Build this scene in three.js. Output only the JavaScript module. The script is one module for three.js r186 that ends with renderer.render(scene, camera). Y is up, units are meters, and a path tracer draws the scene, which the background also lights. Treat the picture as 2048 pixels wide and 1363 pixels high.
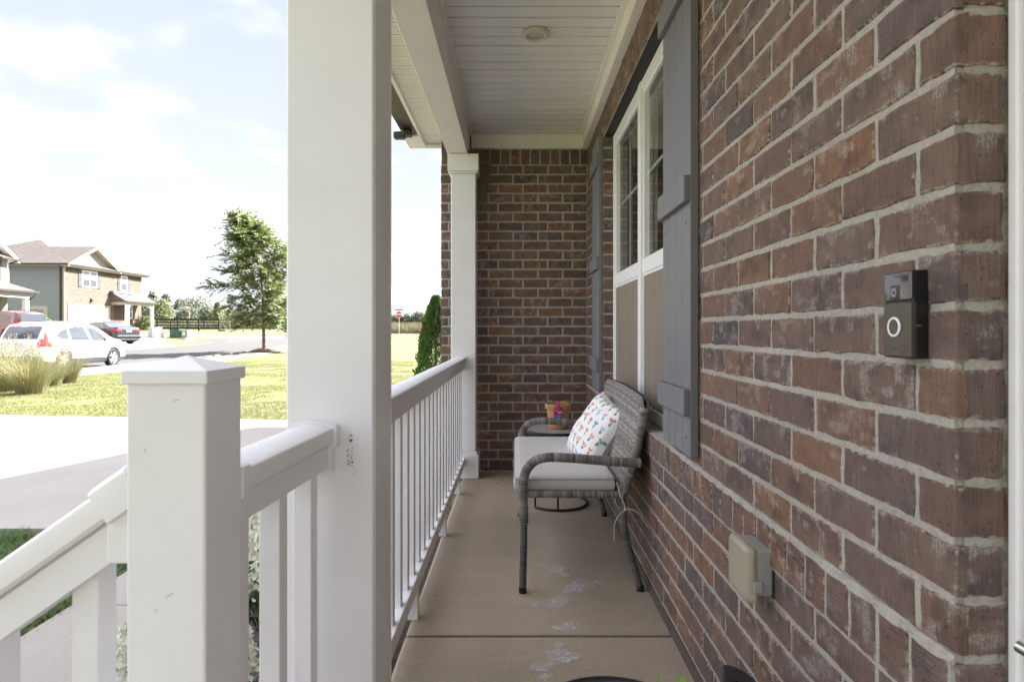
import * as THREE from 'three';
import { mergeGeometries, mergeVertices, toCreasedNormals } from 'three/addons/utils/BufferGeometryUtils.js';
import { RoundedBoxGeometry } from 'three/addons/geometries/RoundedBoxGeometry.js';
import { TextGeometry } from 'three/addons/geometries/TextGeometry.js';
import { FontLoader } from 'three/addons/loaders/FontLoader.js';

// ------------------------------------------------------------------ camera, sky, sun, exposure
const scene = new THREE.Scene();
const EYE = 1.44, FLOOR = 0.30;                 // camera and porch floor above the lawn (metres)
const FOCAL = 1209, PX = 1031, PY = 661;        // lens measured on the 2048 x 1363 photograph
const camera = new THREE.PerspectiveCamera(2 * Math.atan(681.5 / FOCAL) * 180 / Math.PI, 2048 / 1363, 0.05, 3000);
camera.position.set(0, EYE, 0);
camera.lookAt(0, EYE, -1);
camera.setViewOffset(2048, 1363, -7, 20.5, 2048, 1363);
camera.focus = 3.4;
camera.userData.fStop = 8;
const renderer = new THREE.WebGLRenderer({ antialias: true });
renderer.toneMapping = THREE.LinearToneMapping;
renderer.toneMappingExposure = 12.9;
renderer.shadowMap.enabled = true;

const SUN = new THREE.Vector3(0.98, 1.0, -0.89).normalize();
const sun = new THREE.DirectionalLight(new THREE.Color(1, 0.965, 0.925), 2.75);
sun.position.copy(SUN).multiplyScalar(120).add(new THREE.Vector3(-12, 0, -25));
sun.target.position.set(-12, 0, -25);
sun.castShadow = true;
sun.shadow.mapSize.set(4096, 4096);
Object.assign(sun.shadow.camera, { left: -60, right: 60, top: 60, bottom: -60, near: 1, far: 320 });
scene.add(sun, sun.target);

// ------------------------------------------------------------------ random numbers and noise
function rng(seed) { let a = seed >>> 0; return () => { a = (a + 0x6D2B79F5) >>> 0; let t = Math.imul(a ^ (a >>> 15), 1 | a); t = (t + Math.imul(t ^ (t >>> 7), 61 | t)) ^ t; return ((t ^ (t >>> 14)) >>> 0) / 4294967296; }; }
const R = rng(20240807);
const rr = (a, b, f = R) => a + (b - a) * f();
const clamp = (x, a = 0, b = 1) => Math.min(b, Math.max(a, x));
const mix = (a, b, t) => a + (b - a) * t;
const smooth = (a, b, x) => { const t = clamp((x - a) / (b - a)); return t * t * (3 - 2 * t); };
const hash = (x, y, s) => { let h = Math.imul(x | 0, 374761393) ^ Math.imul(y | 0, 668265263) ^ Math.imul(s | 0, 2147483629 | 1); h = Math.imul(h ^ (h >>> 13), 1274126177); h ^= h >>> 16; return (h >>> 0) / 4294967296; };
function noise(x, y, s = 0, px = 0, py = px) {          // value noise, wrapped on px, py cells
  const xi = Math.floor(x), yi = Math.floor(y), fx = x - xi, fy = y - yi;
  const w = (i, p) => p ? ((i % p) + p) % p : i;
  const u = fx * fx * (3 - 2 * fx), v = fy * fy * (3 - 2 * fy);
  const a = hash(w(xi, px), w(yi, py), s), b = hash(w(xi + 1, px), w(yi, py), s), c = hash(w(xi, px), w(yi + 1, py), s), d = hash(w(xi + 1, px), w(yi + 1, py), s);
  return mix(mix(a, b, u), mix(c, d, u), v);
}
function fbm(x, y, s, oct = 4, px = 0, py = px) { let a = 0, g = 0.5, n = 0; for (let i = 0; i < oct; i++) { a += g * noise(x, y, s + i * 17, px, py); n += g; x *= 2; y *= 2; px *= 2; py *= 2; g *= 0.5; } return a / n; }

// the sky: pale summer air with broken white cloud, the same all round
{
  const W = 1024, H = 512, data = new Float32Array(W * H * 4);
  for (let j = 0; j < H; j++) for (let i = 0; i < W; i++) {
    const el = ((j + 0.5) / H - 0.5) * Math.PI, az = ((i + 0.5) / W - 0.5) * 2 * Math.PI;
    const x = Math.cos(el) * Math.cos(az), y = Math.sin(el), z = Math.cos(el) * Math.sin(az);
    const up = Math.max(0, y), k = 1 / (up + 0.22);
    const cx = x * k * 1.5 + 3.7, cz = z * k * 1.5 + 8.1;
    const warp = fbm(cx * 0.9, cz * 0.9, 5, 3);
    const big = fbm(cx * 0.8 + warp, cz * 0.8 - warp, 11, 6), fine = fbm(cx * 3.1, cz * 3.1, 31, 4);
    const d = big * 0.82 + fine * 0.18;
    const cloud = Math.pow(smooth(0.425, 0.60, d), 1.5), thick = smooth(0.5, 0.72, d);
    const h = Math.pow(1 - up, 3.2);
    const air = [mix(0.054, 0.098, h), mix(0.0615, 0.101, h), mix(0.076, 0.108, h)];
    const c = 0.285 - 0.10 * thick + 0.012 * fine;
    const cl = [c * 0.95, c * 0.978, c * 1.13], o = (j * W + i) * 4;
    for (let q = 0; q < 3; q++) data[o + q] = mix(air[q], cl[q], cloud);
    if (y < 0) { data[o] = 0.1; data[o + 1] = 0.1; data[o + 2] = 0.09; }
    data[o + 3] = 1;
  }
  const t = new THREE.DataTexture(data, W, H, THREE.RGBAFormat, THREE.FloatType);
  t.mapping = THREE.EquirectangularReflectionMapping; t.magFilter = THREE.LinearFilter; t.minFilter = THREE.LinearFilter; t.wrapS = THREE.RepeatWrapping; t.needsUpdate = true;
  scene.background = t; scene.environment = t;
}

// ------------------------------------------------------------------ textures and materials
const toS = (c) => c <= 0.0031308 ? 12.92 * c : 1.055 * Math.pow(c, 1 / 2.4) - 0.055;
function tex(w, h, fn, { srgb = true, rep = null } = {}) {   // fn(u, v, x, y) -> linear colour or grey
  const d = new Uint8Array(w * h * 4);
  for (let y = 0; y < h; y++) for (let x = 0; x < w; x++) {
    const c = fn((x + 0.5) / w, (y + 0.5) / h, x, y), o = (y * w + x) * 4;
    for (let q = 0; q < 3; q++) { const v = typeof c === 'number' ? c : c[q]; d[o + q] = clamp(Math.round((srgb ? toS(Math.max(0, v)) : v) * 255), 0, 255); }
    d[o + 3] = typeof c !== 'number' && c.length > 3 ? clamp(Math.round(c[3] * 255), 0, 255) : 255;
  }
  const t = new THREE.DataTexture(d, w, h, THREE.RGBAFormat);
  t.colorSpace = srgb ? THREE.SRGBColorSpace : THREE.NoColorSpace;
  t.magFilter = THREE.LinearFilter; t.minFilter = THREE.LinearMipmapLinearFilter; t.generateMipmaps = true; t.wrapS = t.wrapT = THREE.RepeatWrapping;
  if (rep) t.repeat.set(rep[0], rep[1]);
  t.needsUpdate = true; return t;
}
const lin = (r, g, b) => new THREE.Color().setRGB(r, g, b);
function std(r, g, b, rough = 0.8, more = {}) { return new THREE.MeshStandardMaterial({ color: lin(r, g, b), roughness: rough, ...more }); }
function phys(r, g, b, rough = 0.5, more = {}) { return new THREE.MeshPhysicalMaterial({ color: lin(r, g, b), roughness: rough, ...more }); }

// painted vinyl and timber trim: off-white with faint grime that has a grain
const vinylMap = tex(512, 512, (u, v) => { const n = fbm(u * 8, v * 8, 3, 5, 8), s = noise(u * 128, v * 128, 9, 128); const spot = s > 0.985 ? 0.82 : 1; const k = (0.95 + 0.08 * n) * spot; return [0.815 * k, 0.80 * k, 0.80 * k]; });
const white = new THREE.MeshPhysicalMaterial({ color: 0xffffff, map: vinylMap, roughness: 0.42, clearcoat: 0.15, clearcoatRoughness: 0.35 });
const trimMap = tex(512, 512, (u, v) => { const n = fbm(u * 6, v * 6, 13, 5, 6), s = noise(u * 96, v * 96, 19, 96), st = fbm(u * 40, v * 4, 23, 3, 40, 4); const k = (0.90 + 0.12 * n + 0.05 * st) * (s > 0.988 ? 0.6 : 1); return [0.80 * k, 0.775 * k, 0.72 * k]; });
const trim = std(1, 1, 1, 0.6, { map: trimMap });
const ceilMap = tex(512, 512, (u, v) => { const n = fbm(u * 5, v * 5, 43, 5, 5), s = noise(u * 110, v * 110, 49, 110); const k = (0.91 + 0.1 * n) * (s > 0.992 ? 0.55 : 1); return [0.82 * k, 0.80 * k, 0.77 * k]; });
const ceilMat = std(1, 1, 1, 0.55, { map: ceilMap });

const atlasCols = 4, atlasRows = 10;
const brickCell = (u, v) => { const cx = Math.floor(u * atlasCols), cy = Math.floor(v * atlasRows); return [cx, cy, u * atlasCols - cx, v * atlasRows - cy]; };
function brickLook(u, v) {
  const [cx, cy, a, b] = brickCell(u, v), id = cy * atlasCols + cx, s = 100 + id * 7;
  const h1 = hash(id, 1, 3), h2 = hash(id, 2, 3);
  let c = h1 < 0.45 ? [0.176, 0.116, 0.090] : h1 < 0.75 ? [0.148, 0.103, 0.088] : h1 < 0.9 ? [0.118, 0.088, 0.080] : [0.205, 0.122, 0.082];
  const n = fbm(a * 5, b * 2, s, 4), st = noise(a * 90, b * 2.2 + fbm(a * 6, b * 3, s + 5, 2) * 1.5, s + 1), st2 = noise(a * 45, b * 3, s + 2);
  const flash = smooth(0.55, 0.75, fbm(a * 2.2 + h2 * 9, b * 1.3, s + 3, 3));          // darker kiln flashing
  const grit = hash(Math.floor(a * 256), Math.floor(b * 102), s + 4) - 0.5, k = 0.72 + 0.4 * n + 0.24 * (st - 0.5) + 0.12 * (st2 - 0.5) + 0.34 * grit;
  c = c.map((q, i) => q * k * mix(1, [0.66, 0.72, 0.80][i], flash * 0.8));
  const edge = Math.min(a * 2.85, (1 - a) * 2.85, b, 1 - b);                             // in brick heights
  const rim = smooth(0.10, 0.0, edge + (fbm(a * 14, b * 6, s + 6, 3) - 0.5) * 0.16);
  const chip = smooth(0.60, 0.70, noise(a * 22, b * 9, s + 8)) * rim;
  c = c.map((q, i) => mix(q, [0.30, 0.18, 0.105][i], chip * 0.5));
  const smear = smooth(0.60, 0.80, fbm(a * 6, b * 3, s + 9, 5) + (h2 > 0.55 ? 0.06 : -0.05) + rim * 0.14 + smooth(0.55, 1, b) * 0.08 - 0.02);
  const mott = 0.15 + 0.85 * smooth(0.35, 0.70, noise(a * 130, b * 48, s + 10) * 0.6 + st * 0.4);
  c = c.map((q, i) => mix(q, [0.40, 0.37, 0.345][i], smear * mott * 0.6));
  const lip = smooth(0.05, 0.0, edge + (fbm(a * 26, b * 10, s + 13, 3) - 0.42) * 0.15);   // mortar squeezed over the arris
  c = c.map((q, i) => mix(q, [0.40, 0.37, 0.32][i], lip * 0.85));
  const pit = noise(a * 95, b * 34, s + 12) > 0.915 ? 1 : 0;
  c = c.map((q) => q * (1 - 0.55 * pit));
  return [...c, 0.55 + 0.14 * grit + 0.22 * (st - 0.5) + 0.2 * (n - 0.5) - 0.35 * pit + 0.12 * smear * mott + 0.2 * lip];
}
const brickData = new Float32Array(1024 * 1024);
const brickMap = tex(1024, 1024, (u, v, x, y) => { const q = brickLook(u, v); brickData[y * 1024 + x] = q[3]; return [q[0], q[1], q[2]]; });
const brickBump = tex(1024, 1024, (u, v, x, y) => brickData[y * 1024 + x], { srgb: false });
const brickMats = [[1, 1, 1], [1.12, 1.03, 0.98], [0.92, 0.93, 0.96], [1.04, 0.93, 0.86], [0.95, 0.97, 1.02], [1.2, 1.02, 0.86]].map((c) => new THREE.MeshStandardMaterial({ color: lin(...c), map: brickMap, bumpMap: brickBump, bumpScale: 0.0048, roughness: 0.9 }));
const mortarMap = tex(512, 512, (u, v) => { const n = fbm(u * 6, v * 6, 61, 5, 6), g = noise(u * 200, v * 200, 67, 200); const k = 0.8 + 0.3 * n + 0.18 * (g - 0.5); return [0.40 * k, 0.368 * k, 0.318 * k]; });
const mortarBump = tex(512, 512, (u, v) => 0.5 + 0.5 * (fbm(u * 24, v * 24, 71, 4, 24) - 0.5) + 0.3 * (noise(u * 180, v * 180, 73, 180) - 0.5), { srgb: false });
const mortar = std(1, 1, 1, 0.95, { map: mortarMap, bumpMap: mortarBump, bumpScale: 0.009 });

const concreteMap = tex(1024, 1024, (u, v) => { const n = fbm(u * 4, v * 4, 81, 6, 4), g = noise(u * 300, v * 300, 83, 300), br = noise(u * 6, v * 420, 85, 6, 420), sp = noise(u * 220, v * 220, 89, 220); let k = 0.77 + 0.42 * n + 0.16 * (g - 0.5) + 0.08 * (br - 0.5); if (sp > 0.985) k *= 0.55; return [0.40 * k, 0.326 * k, 0.240 * k]; });
const concreteBump = tex(1024, 1024, (u, v) => 0.5 + 0.4 * (noise(u * 260, v * 260, 91, 260) - 0.5) + 0.35 * (noise(u * 8, v * 380, 93, 8, 380) - 0.5), { srgb: false });
const concrete = std(1, 1, 1, 0.88, { map: concreteMap, bumpMap: concreteBump, bumpScale: 0.0016 });
const paleMap = tex(1024, 1024, (u, v) => { const n = fbm(u * 5, v * 5, 101, 6, 5), g = noise(u * 330, v * 330, 103, 330); const k = 0.86 + 0.22 * n + 0.12 * (g - 0.5); return [0.375 * k, 0.335 * k, 0.292 * k]; });
const paleConcrete = std(1, 1, 1, 0.9, { map: paleMap });
const asphaltMap = tex(512, 512, (u, v) => { const n = fbm(u * 5, v * 5, 111, 5, 5), g = noise(u * 200, v * 200, 113, 200); const k = 0.8 + 0.3 * n + 0.35 * (g - 0.5); return [0.060 * k, 0.057 * k, 0.055 * k]; });
const asphalt = std(1, 1, 1, 0.9, { map: asphaltMap });

// ------------------------------------------------------------------ scene-graph helpers
const used = {};
function numbered(name) { const n = used[name] = (used[name] ?? -1) + 1; return n ? `${name}_${String(n).padStart(3, '0')}` : name; }
const shade = (m) => { m.castShadow = true; m.receiveShadow = true; return m; };
function thing(name, label, category, group) { const o = new THREE.Group(); o.name = numbered(name); o.userData = { label, category }; if (group) o.userData.group = group; scene.add(o); return o; }
function part(parent, name, geo, mat, at) { const m = shade(new THREE.Mesh(Array.isArray(geo) ? mergeGeometries(geo.map(plain)) : geo, mat)); m.name = name; if (at) m.position.set(...at); parent.add(m); return m; }
function single(name, label, category, geo, mat, group) { const m = shade(new THREE.Mesh(Array.isArray(geo) ? mergeGeometries(geo.map(plain)) : geo, mat)); m.name = numbered(name); m.userData = { label, category }; if (group) m.userData.group = group; scene.add(m); return m; }
function structure(name, geo, mat) { const m = shade(new THREE.Mesh(Array.isArray(geo) ? mergeGeometries(geo.map(plain)) : geo, mat)); m.name = numbered(name); m.userData = { kind: 'structure' }; scene.add(m); return m; }
function rebase(o, x, y, z) { o.position.set(x, y, z); const b = new THREE.Vector3(x, y, z); for (const c of o.children) c.position.sub(b); return o; }
function plain(g) { const n = g.index ? g.toNonIndexed() : g; for (const k of Object.keys(n.attributes)) if (!['position', 'normal', 'uv'].includes(k)) n.deleteAttribute(k); if (!n.attributes.uv) n.setAttribute('uv', new THREE.BufferAttribute(new Float32Array(n.attributes.position.count * 2), 2)); return n; }
function metreUV(g, s = 1) {             // box projection, uv in metres / s
  const n = g.index ? g.toNonIndexed() : g, p = n.attributes.position, m = n.attributes.normal, uv = new Float32Array(p.count * 2);
  for (let i = 0; i < p.count; i++) {
    const ax = Math.abs(m.getX(i)), ay = Math.abs(m.getY(i)), az = Math.abs(m.getZ(i));
    const [a, b] = ax >= ay && ax >= az ? [p.getZ(i), p.getY(i)] : ay >= az ? [p.getX(i), p.getZ(i)] : [p.getX(i), p.getY(i)];
    uv[i * 2] = a / s; uv[i * 2 + 1] = b / s;
  }
  n.setAttribute('uv', new THREE.BufferAttribute(uv, 2)); return n;
}
const PL = (px, py, d) => new THREE.Vector3((px - PX) / FOCAL * d, EYE - (py - PY) / FOCAL * d, -d);   // photo pixel at a depth
// box between corners; r = rounded edge
function boxAt(x0, x1, y0, y1, z0, z1, r = 0, s = 1) { const w = Math.abs(x1 - x0), h = Math.abs(y1 - y0), d = Math.abs(z1 - z0); const rad = Math.min(r, w / 2.01, h / 2.01, d / 2.01); const g = r ? new RoundedBoxGeometry(w, h, d, 2, rad) : new THREE.BoxGeometry(w, h, d); g.translate((x0 + x1) / 2, (y0 + y1) / 2, (z0 + z1) / 2); return metreUV(g, s); }
function tube(pts, r, seg = 24, rad = 6, closed = false) { return new THREE.TubeGeometry(new THREE.CatmullRomCurve3(pts.map((p) => Array.isArray(p) ? new THREE.Vector3(...p) : p), closed), seg, r, rad, closed); }
function bar(a, b, r, rad = 6) { const A = new THREE.Vector3(...a), B = new THREE.Vector3(...b), d = B.clone().sub(A), g = new THREE.CylinderGeometry(r, r, d.length(), rad); g.applyQuaternion(new THREE.Quaternion().setFromUnitVectors(new THREE.Vector3(0, 1, 0), d.normalize())); g.translate((A.x + B.x) / 2, (A.y + B.y) / 2, (A.z + B.z) / 2); return g; }
function lathe(pts, seg = 24) { return new THREE.LatheGeometry(pts.map((p) => new THREE.Vector2(...p)), seg); }
function tri(list) { const g = new THREE.BufferGeometry(); g.setAttribute('position', new THREE.BufferAttribute(new Float32Array(list.flat(2)), 3)); g.computeVertexNormals(); return g; }      // triangles [[p,p,p],...]
function quadPoly(polys, s = 1) { const t = []; for (const p of polys) for (let i = 1; i < p.length - 1; i++) t.push([p[0], p[i], p[i + 1]]); return metreUV(tri(t), s); }

// ------------------------------------------------------------------ the lie of the land
const slope = [[26, 0], [30, 0.04], [36, 0.14], [43, 0.31], [50, 0.46], [65, 0.72], [75, 0.92], [100, 1.12], [200, 1.3], [2000, 1.4]];
function land(x, z) {
  const d = -z; let h = 0;
  for (let i = 0; i < slope.length - 1; i++) { const [a, ha] = slope[i], [b, hb] = slope[i + 1]; if (d >= a && d <= b) h = mix(ha, hb, (d - a) / (b - a)); }
  const s = clamp(-x - 24.6, 0, 13.5), far = mix(1, 0.62, smooth(54, 72, d)) * mix(1, 0.3, smooth(90, 160, d)) * smooth(20, 30, d);
  return h + (1 - Math.exp(-0.2 * s)) * far;
}
function onLand(px, py) {                // where the sight line of a photo pixel meets the land
  const dx = (px - PX) / FOCAL, dy = -(py - PY) / FOCAL; let d = 4;
  for (; d < 260; d += 0.02) if (EYE + dy * d <= land(dx * d, -d)) break;
  return [dx * d, -d];
}
const lawnMap = tex(1024, 1024, (u, v) => {
  const n = fbm(u * 7, v * 7, 201, 6, 7), g = noise(u * 230, v * 230, 203, 230), b = noise(u * 120, v * 300, 205, 120, 300), dry = smooth(0.52, 0.72, fbm(u * 9, v * 9, 207, 5, 9));
  const k = 0.62 + 0.45 * n + 0.55 * (g - 0.5) + 0.35 * (b - 0.5);
  return [mix(0.138, 0.225, dry) * k, mix(0.146, 0.186, dry) * k, mix(0.032, 0.085, dry) * k];
}, {});
const lawnBump = tex(512, 512, (u, v) => 0.5 + 0.5 * (noise(u * 150, v * 150, 211, 150) - 0.5) + 0.4 * (noise(u * 60, v * 60, 213, 60) - 0.5), { srgb: false });
const lawn = new THREE.MeshStandardMaterial({ map: lawnMap, bumpMap: lawnBump, bumpScale: 0.06, roughness: 1, vertexColors: true });
{
  const xs = [], zs = [];
  for (let x = -900; x < -80; x += 60) xs.push(x); for (let x = -80; x <= 30; x += 1) xs.push(x); for (let x = 60; x <= 900; x += 60) xs.push(x);
  for (let z = -1900; z < -130; z += 60) zs.push(z); for (let z = -130; z <= 8; z += 1) zs.push(z); for (let z = 30; z <= 400; z += 60) zs.push(z);
  const P = [], U = [], C = [], I = [];
  for (const z of zs) for (const x of xs) {
    const bed = x > -1.29 && z < 3 && z > -4.4; P.push(x, land(x, z) - (bed ? 0.03 : 0), z); U.push(x / 6.3, z / 6.3);
    const m = fbm(x * 0.22 + 40, z * 0.22 + 90, 221, 4);
    C.push(0.72 + 0.6 * m, 0.78 + 0.5 * m, 0.75 + 0.55 * m);
  }
  for (let j = 0; j < zs.length - 1; j++) for (let i = 0; i < xs.length - 1; i++) { const a = j * xs.length + i, b = a + 1, c = a + xs.length, d = c + 1; I.push(a, c, b, b, c, d); }
  const g = new THREE.BufferGeometry(); g.setAttribute('position', new THREE.Float32BufferAttribute(P, 3)); g.setAttribute('uv', new THREE.Float32BufferAttribute(U, 2)); g.setAttribute('color', new THREE.Float32BufferAttribute(C, 3)); g.setIndex(I); g.computeVertexNormals();
  structure('lawn_ground', g, lawn);
}
function strip(name, left, right, lift, mat, n = 60, across = 6, s = 3, thick = 0.06) {   // a sheet with turned-down edges between two edge lines [[x, z], ...]
  const at = (L, t) => { const f = t * (L.length - 1), i = Math.min(L.length - 2, Math.floor(f)), k = f - i; return [mix(L[i][0], L[i + 1][0], k), mix(L[i][1], L[i + 1][1], k)]; };
  const P = [], U = [], I = [], W = across + 3;
  for (let j = 0; j <= n; j++) { const a = at(left, j / n), b = at(right, j / n); for (let i = -1; i <= across + 1; i++) { const k = clamp(i / across), x = mix(a[0], b[0], k), z = mix(a[1], b[1], k), drop = i < 0 || i > across; P.push(x, land(x, z) + lift - (drop ? thick : 0), z); U.push(x / s, z / s); } }
  for (let j = 0; j < n; j++) for (let i = 0; i < W - 1; i++) { const a = j * W + i, b = a + 1, c = a + W, d = c + 1; I.push(a, c, b, b, c, d); }
  let g = new THREE.BufferGeometry(); g.setAttribute('position', new THREE.Float32BufferAttribute(P, 3)); g.setAttribute('uv', new THREE.Float32BufferAttribute(U, 2)); g.setIndex(I); g.computeVertexNormals();
  g = toCreasedNormals(g, 0.6); return structure(name, g, mat);
}
const bend = (d) => d > 22 ? 0.0017 * (d - 22) ** 2 : 0;
const along = (x, d0, d1, step = 2) => { const o = []; for (let d = d0; d <= d1; d += step) o.push([x - Math.min(bend(d), 3.2), -d]); return o; };
strip('street', along(-15.95, -6, 68), along(-24.5, -6, 68), 0.012, asphalt, 80, 10, 3, 0.05);
const greyWalk = std(0.56, 0.58, 0.62, 0.9, { map: paleMap });
strip('sidewalk', along(-13.85, -6, 62), along(-15.3, -6, 62), 0.045, greyWalk, 80, 4, 3);
strip('kerb', along(-15.78, -6, 64), along(-15.95, -6, 64), 0.075, greyWalk, 80, 2, 3, 0.1);
strip('cross_street', [[-70, -80], [-30, -79], [0, -79], [60, -80]], [[-70, -87], [-30, -86], [0, -86], [60, -87]], 0.02, asphalt, 50, 5, 3);
strip('far_sidewalk', [onLand(262, 662.5), onLand(330, 665.5), onLand(400, 669), onLand(480, 672.5), onLand(566, 674.6)], [onLand(262, 666.5), onLand(330, 670.5), onLand(400, 673), onLand(480, 675.2), onLand(566, 676.6)], 0.03, greyWalk, 50, 4, 3);
// the drives across the street, one to each house opposite
strip('neighbour_drive', [[-23.9, -37.2], [-29, -43.5], [-35.7, -48.4]], [[-23.9, -43.2], [-29, -47.6], [-35.7, -53.2]], 0.028, greyWalk, 30, 6, 3);
strip('neighbour_drive', [[-23.9, -29.8], [-30, -30.5], [-35.6, -31]], [[-23.9, -36.2], [-30, -36], [-35.6, -36]], 0.028, greyWalk, 30, 6, 3);

// our own drive: four slabs with open joints; and the front walk, in slabs
const jointDark = std(0.07, 0.06, 0.05, 1);
const nearEdge = (x) => 4.30, farEdge = (x) => 9.35 + clamp((-x - 2.2) * 0.115, 0, 1.1);
structure('drive_bed', boxAt(-13.8, -0.62, -0.05, 0.006, -9.2, -4.4), jointDark);
for (const [a, b] of [[-0.64, -5.345], [-5.357, -9.7], [-9.712, -13.86]]) {
  const w = 10, mk = (d) => Array.from({ length: w }, (_, i) => { const x = mix(a, b, i / (w - 1)); return [x, -d(x)]; });
  strip('drive_slab', mk(nearEdge), mk((x) => 6.93), 0.034, paleConcrete, 20, 6, 3, 0.05);
  strip('drive_slab', mk((x) => 6.942), mk(farEdge), 0.034, paleConcrete, 20, 6, 3, 0.05);
}
const walkMat = std(1, 1, 1, 0.9, { map: paleMap, bumpMap: concreteBump, bumpScale: 0.0016 });
for (let d = -1.6; d < 4.2; d += 1.18) structure('walk_slab', boxAt(-2.29, -1.3, -0.06, 0.028, -Math.min(d + 1.172, 4.29), -d, 0.006, 3), walkMat);
const mulchMap = tex(512, 512, (u, v) => { const n = fbm(u * 20, v * 20, 231, 5, 20), g = noise(u * 60, v * 160, 233, 60, 160); const k = 0.35 + 1.1 * n * g + 0.3 * (g - 0.5); return [0.075 * k, 0.048 * k, 0.034 * k]; });
const mulch = std(1, 1, 1, 1, { map: mulchMap, bumpMap: mulchMap, bumpScale: 0.03 });
structure('flower_bed', boxAt(-1.3, -0.44, -0.05, 0.02, -4.28, -0.78, 0.01, 0.8), mulch);

// ------------------------------------------------------------------ bricks
const CY = (y) => EYE + y;                       // heights measured from the lens axis
const WALL = 0.588, BACK = 4.95, CORNER = 0.807; // brick face beside the porch, brick face at its end, corner by the door
const COURSE = 0.079, LONG = 0.203, JOINT = 0.0122;
const brickCache = new Map();
function brickGeo(w, h, variant, cell, turned = false) {   // front at z = 0, about 48 triangles; uv in one cell of the atlas
  const key = `${w.toFixed(3)}|${h.toFixed(3)}|${variant}|${cell}|${turned}`;
  if (brickCache.has(key)) return brickCache.get(key);
  const f = rng(variant * 977 + cell * 31 + Math.round(w * 1000)), out = [], N = [5, 3];
  const ring = [];
  const add = (x, y) => ring.push([x, y]);
  for (let i = 0; i < N[0]; i++) add(-w / 2 + w * i / N[0], -h / 2); for (let i = 0; i < N[1]; i++) add(w / 2, -h / 2 + h * i / N[1]);
  for (let i = 0; i < N[0]; i++) add(w / 2 - w * i / N[0], h / 2); for (let i = 0; i < N[1]; i++) add(-w / 2, h / 2 - h * i / N[1]);
  const jit = ring.map(([x, y]) => [x + rr(-0.0022, 0.0018, f), y + rr(-0.0024, 0.0020, f)]);
  const front = jit.map(([x, y]) => { const m = 0.0014 + 0.0014 * f(); return [x - Math.sign(x) * (Math.abs(x) > w / 2 - 0.004 ? m : 0), y - Math.sign(y) * (Math.abs(y) > h / 2 - 0.004 ? m : 0), rr(-0.0006, 0.0006, f)]; });
  const back = jit.map(([x, y]) => [x, y, -0.0025]), deep = jit.map(([x, y]) => [x, y, -0.016]);
  const n = ring.length, c = [0, 0, 0.0004];
  for (let i = 0; i < n; i++) { const j = (i + 1) % n; out.push([c, front[i], front[j]], [front[i], back[i], front[j]], [front[j], back[i], back[j]], [back[i], deep[i], back[j]], [back[j], deep[i], deep[j]]); }
  const g = tri(out), p = g.attributes.position, uv = new Float32Array(p.count * 2), cx = cell % atlasCols, cy = Math.floor(cell / atlasCols);
  const share = Math.min(1, (turned ? h : w) / 0.1935), off = (1 - share) * hash(variant, cell, 5);
  for (let i = 0; i < p.count; i++) { let a = p.getX(i) / w + 0.5, b = p.getY(i) / h + 0.5; const back = Math.max(0, -p.getZ(i) - 0.001), n = g.attributes.normal; if (back > 0) { if (Math.abs(n.getX(i)) > Math.abs(n.getY(i))) a += (a > 0.5 ? -1 : 1) * back / w; else b += (b > 0.5 ? -1 : 1) * back / h; } if (turned) [a, b] = [b, 1 - a]; a = share >= 0.99 ? a : a * share + off; uv[i * 2] = (cx + clamp(a, 0.01, 0.99)) / atlasCols; uv[i * 2 + 1] = (cy + clamp(b, 0.02, 0.98)) / atlasRows; }
  g.setAttribute('uv', new THREE.BufferAttribute(uv, 2)); brickCache.set(key, g); return g;
}
const RB = rng(77);
// list: [x, y, z, w, h, turned, seen size]; places bricks as parts (the most seen) and the rest as one piece
function layBricks(wall, list, turnY, most = 300) {
  list.sort((a, b) => b[6] - a[6]);
  const rest = [[], [], []];
  list.forEach(([x, y, z, w, h, turned], i) => {
    const full = w > 0.18 || h > 0.18, cell = Math.floor(RB() * 40), g = brickGeo(w, h, full ? 0 : Math.floor(RB() * 2), full ? cell : cell % 20, turned), mi = Math.floor(RB() * brickMats.length);
    const m = new THREE.Matrix4().makeRotationY(turnY); m.setPosition(x, y, z);
    const e = new THREE.Matrix4().makeRotationFromEuler(new THREE.Euler(rr(-0.012, 0.012, RB), rr(-0.012, 0.012, RB), rr(-0.006, 0.006, RB))); m.multiply(e);
    m.multiply(new THREE.Matrix4().makeTranslation(0, 0, rr(-0.0012, 0.0014, RB)));
    if (i < most) { const b = shade(new THREE.Mesh(g, brickMats[mi])); b.name = 'brick'; b.applyMatrix4(m); wall.add(b); }
    else rest[mi % 3].push(plain(g.clone()).applyMatrix4(m));
  });
  rest.forEach((r, i) => { if (r.length) { const b = part(wall, 'brick_remainder', mergeGeometries(r), brickMats[i]); b.userData.kind = 'stuff'; } });
}

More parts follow.
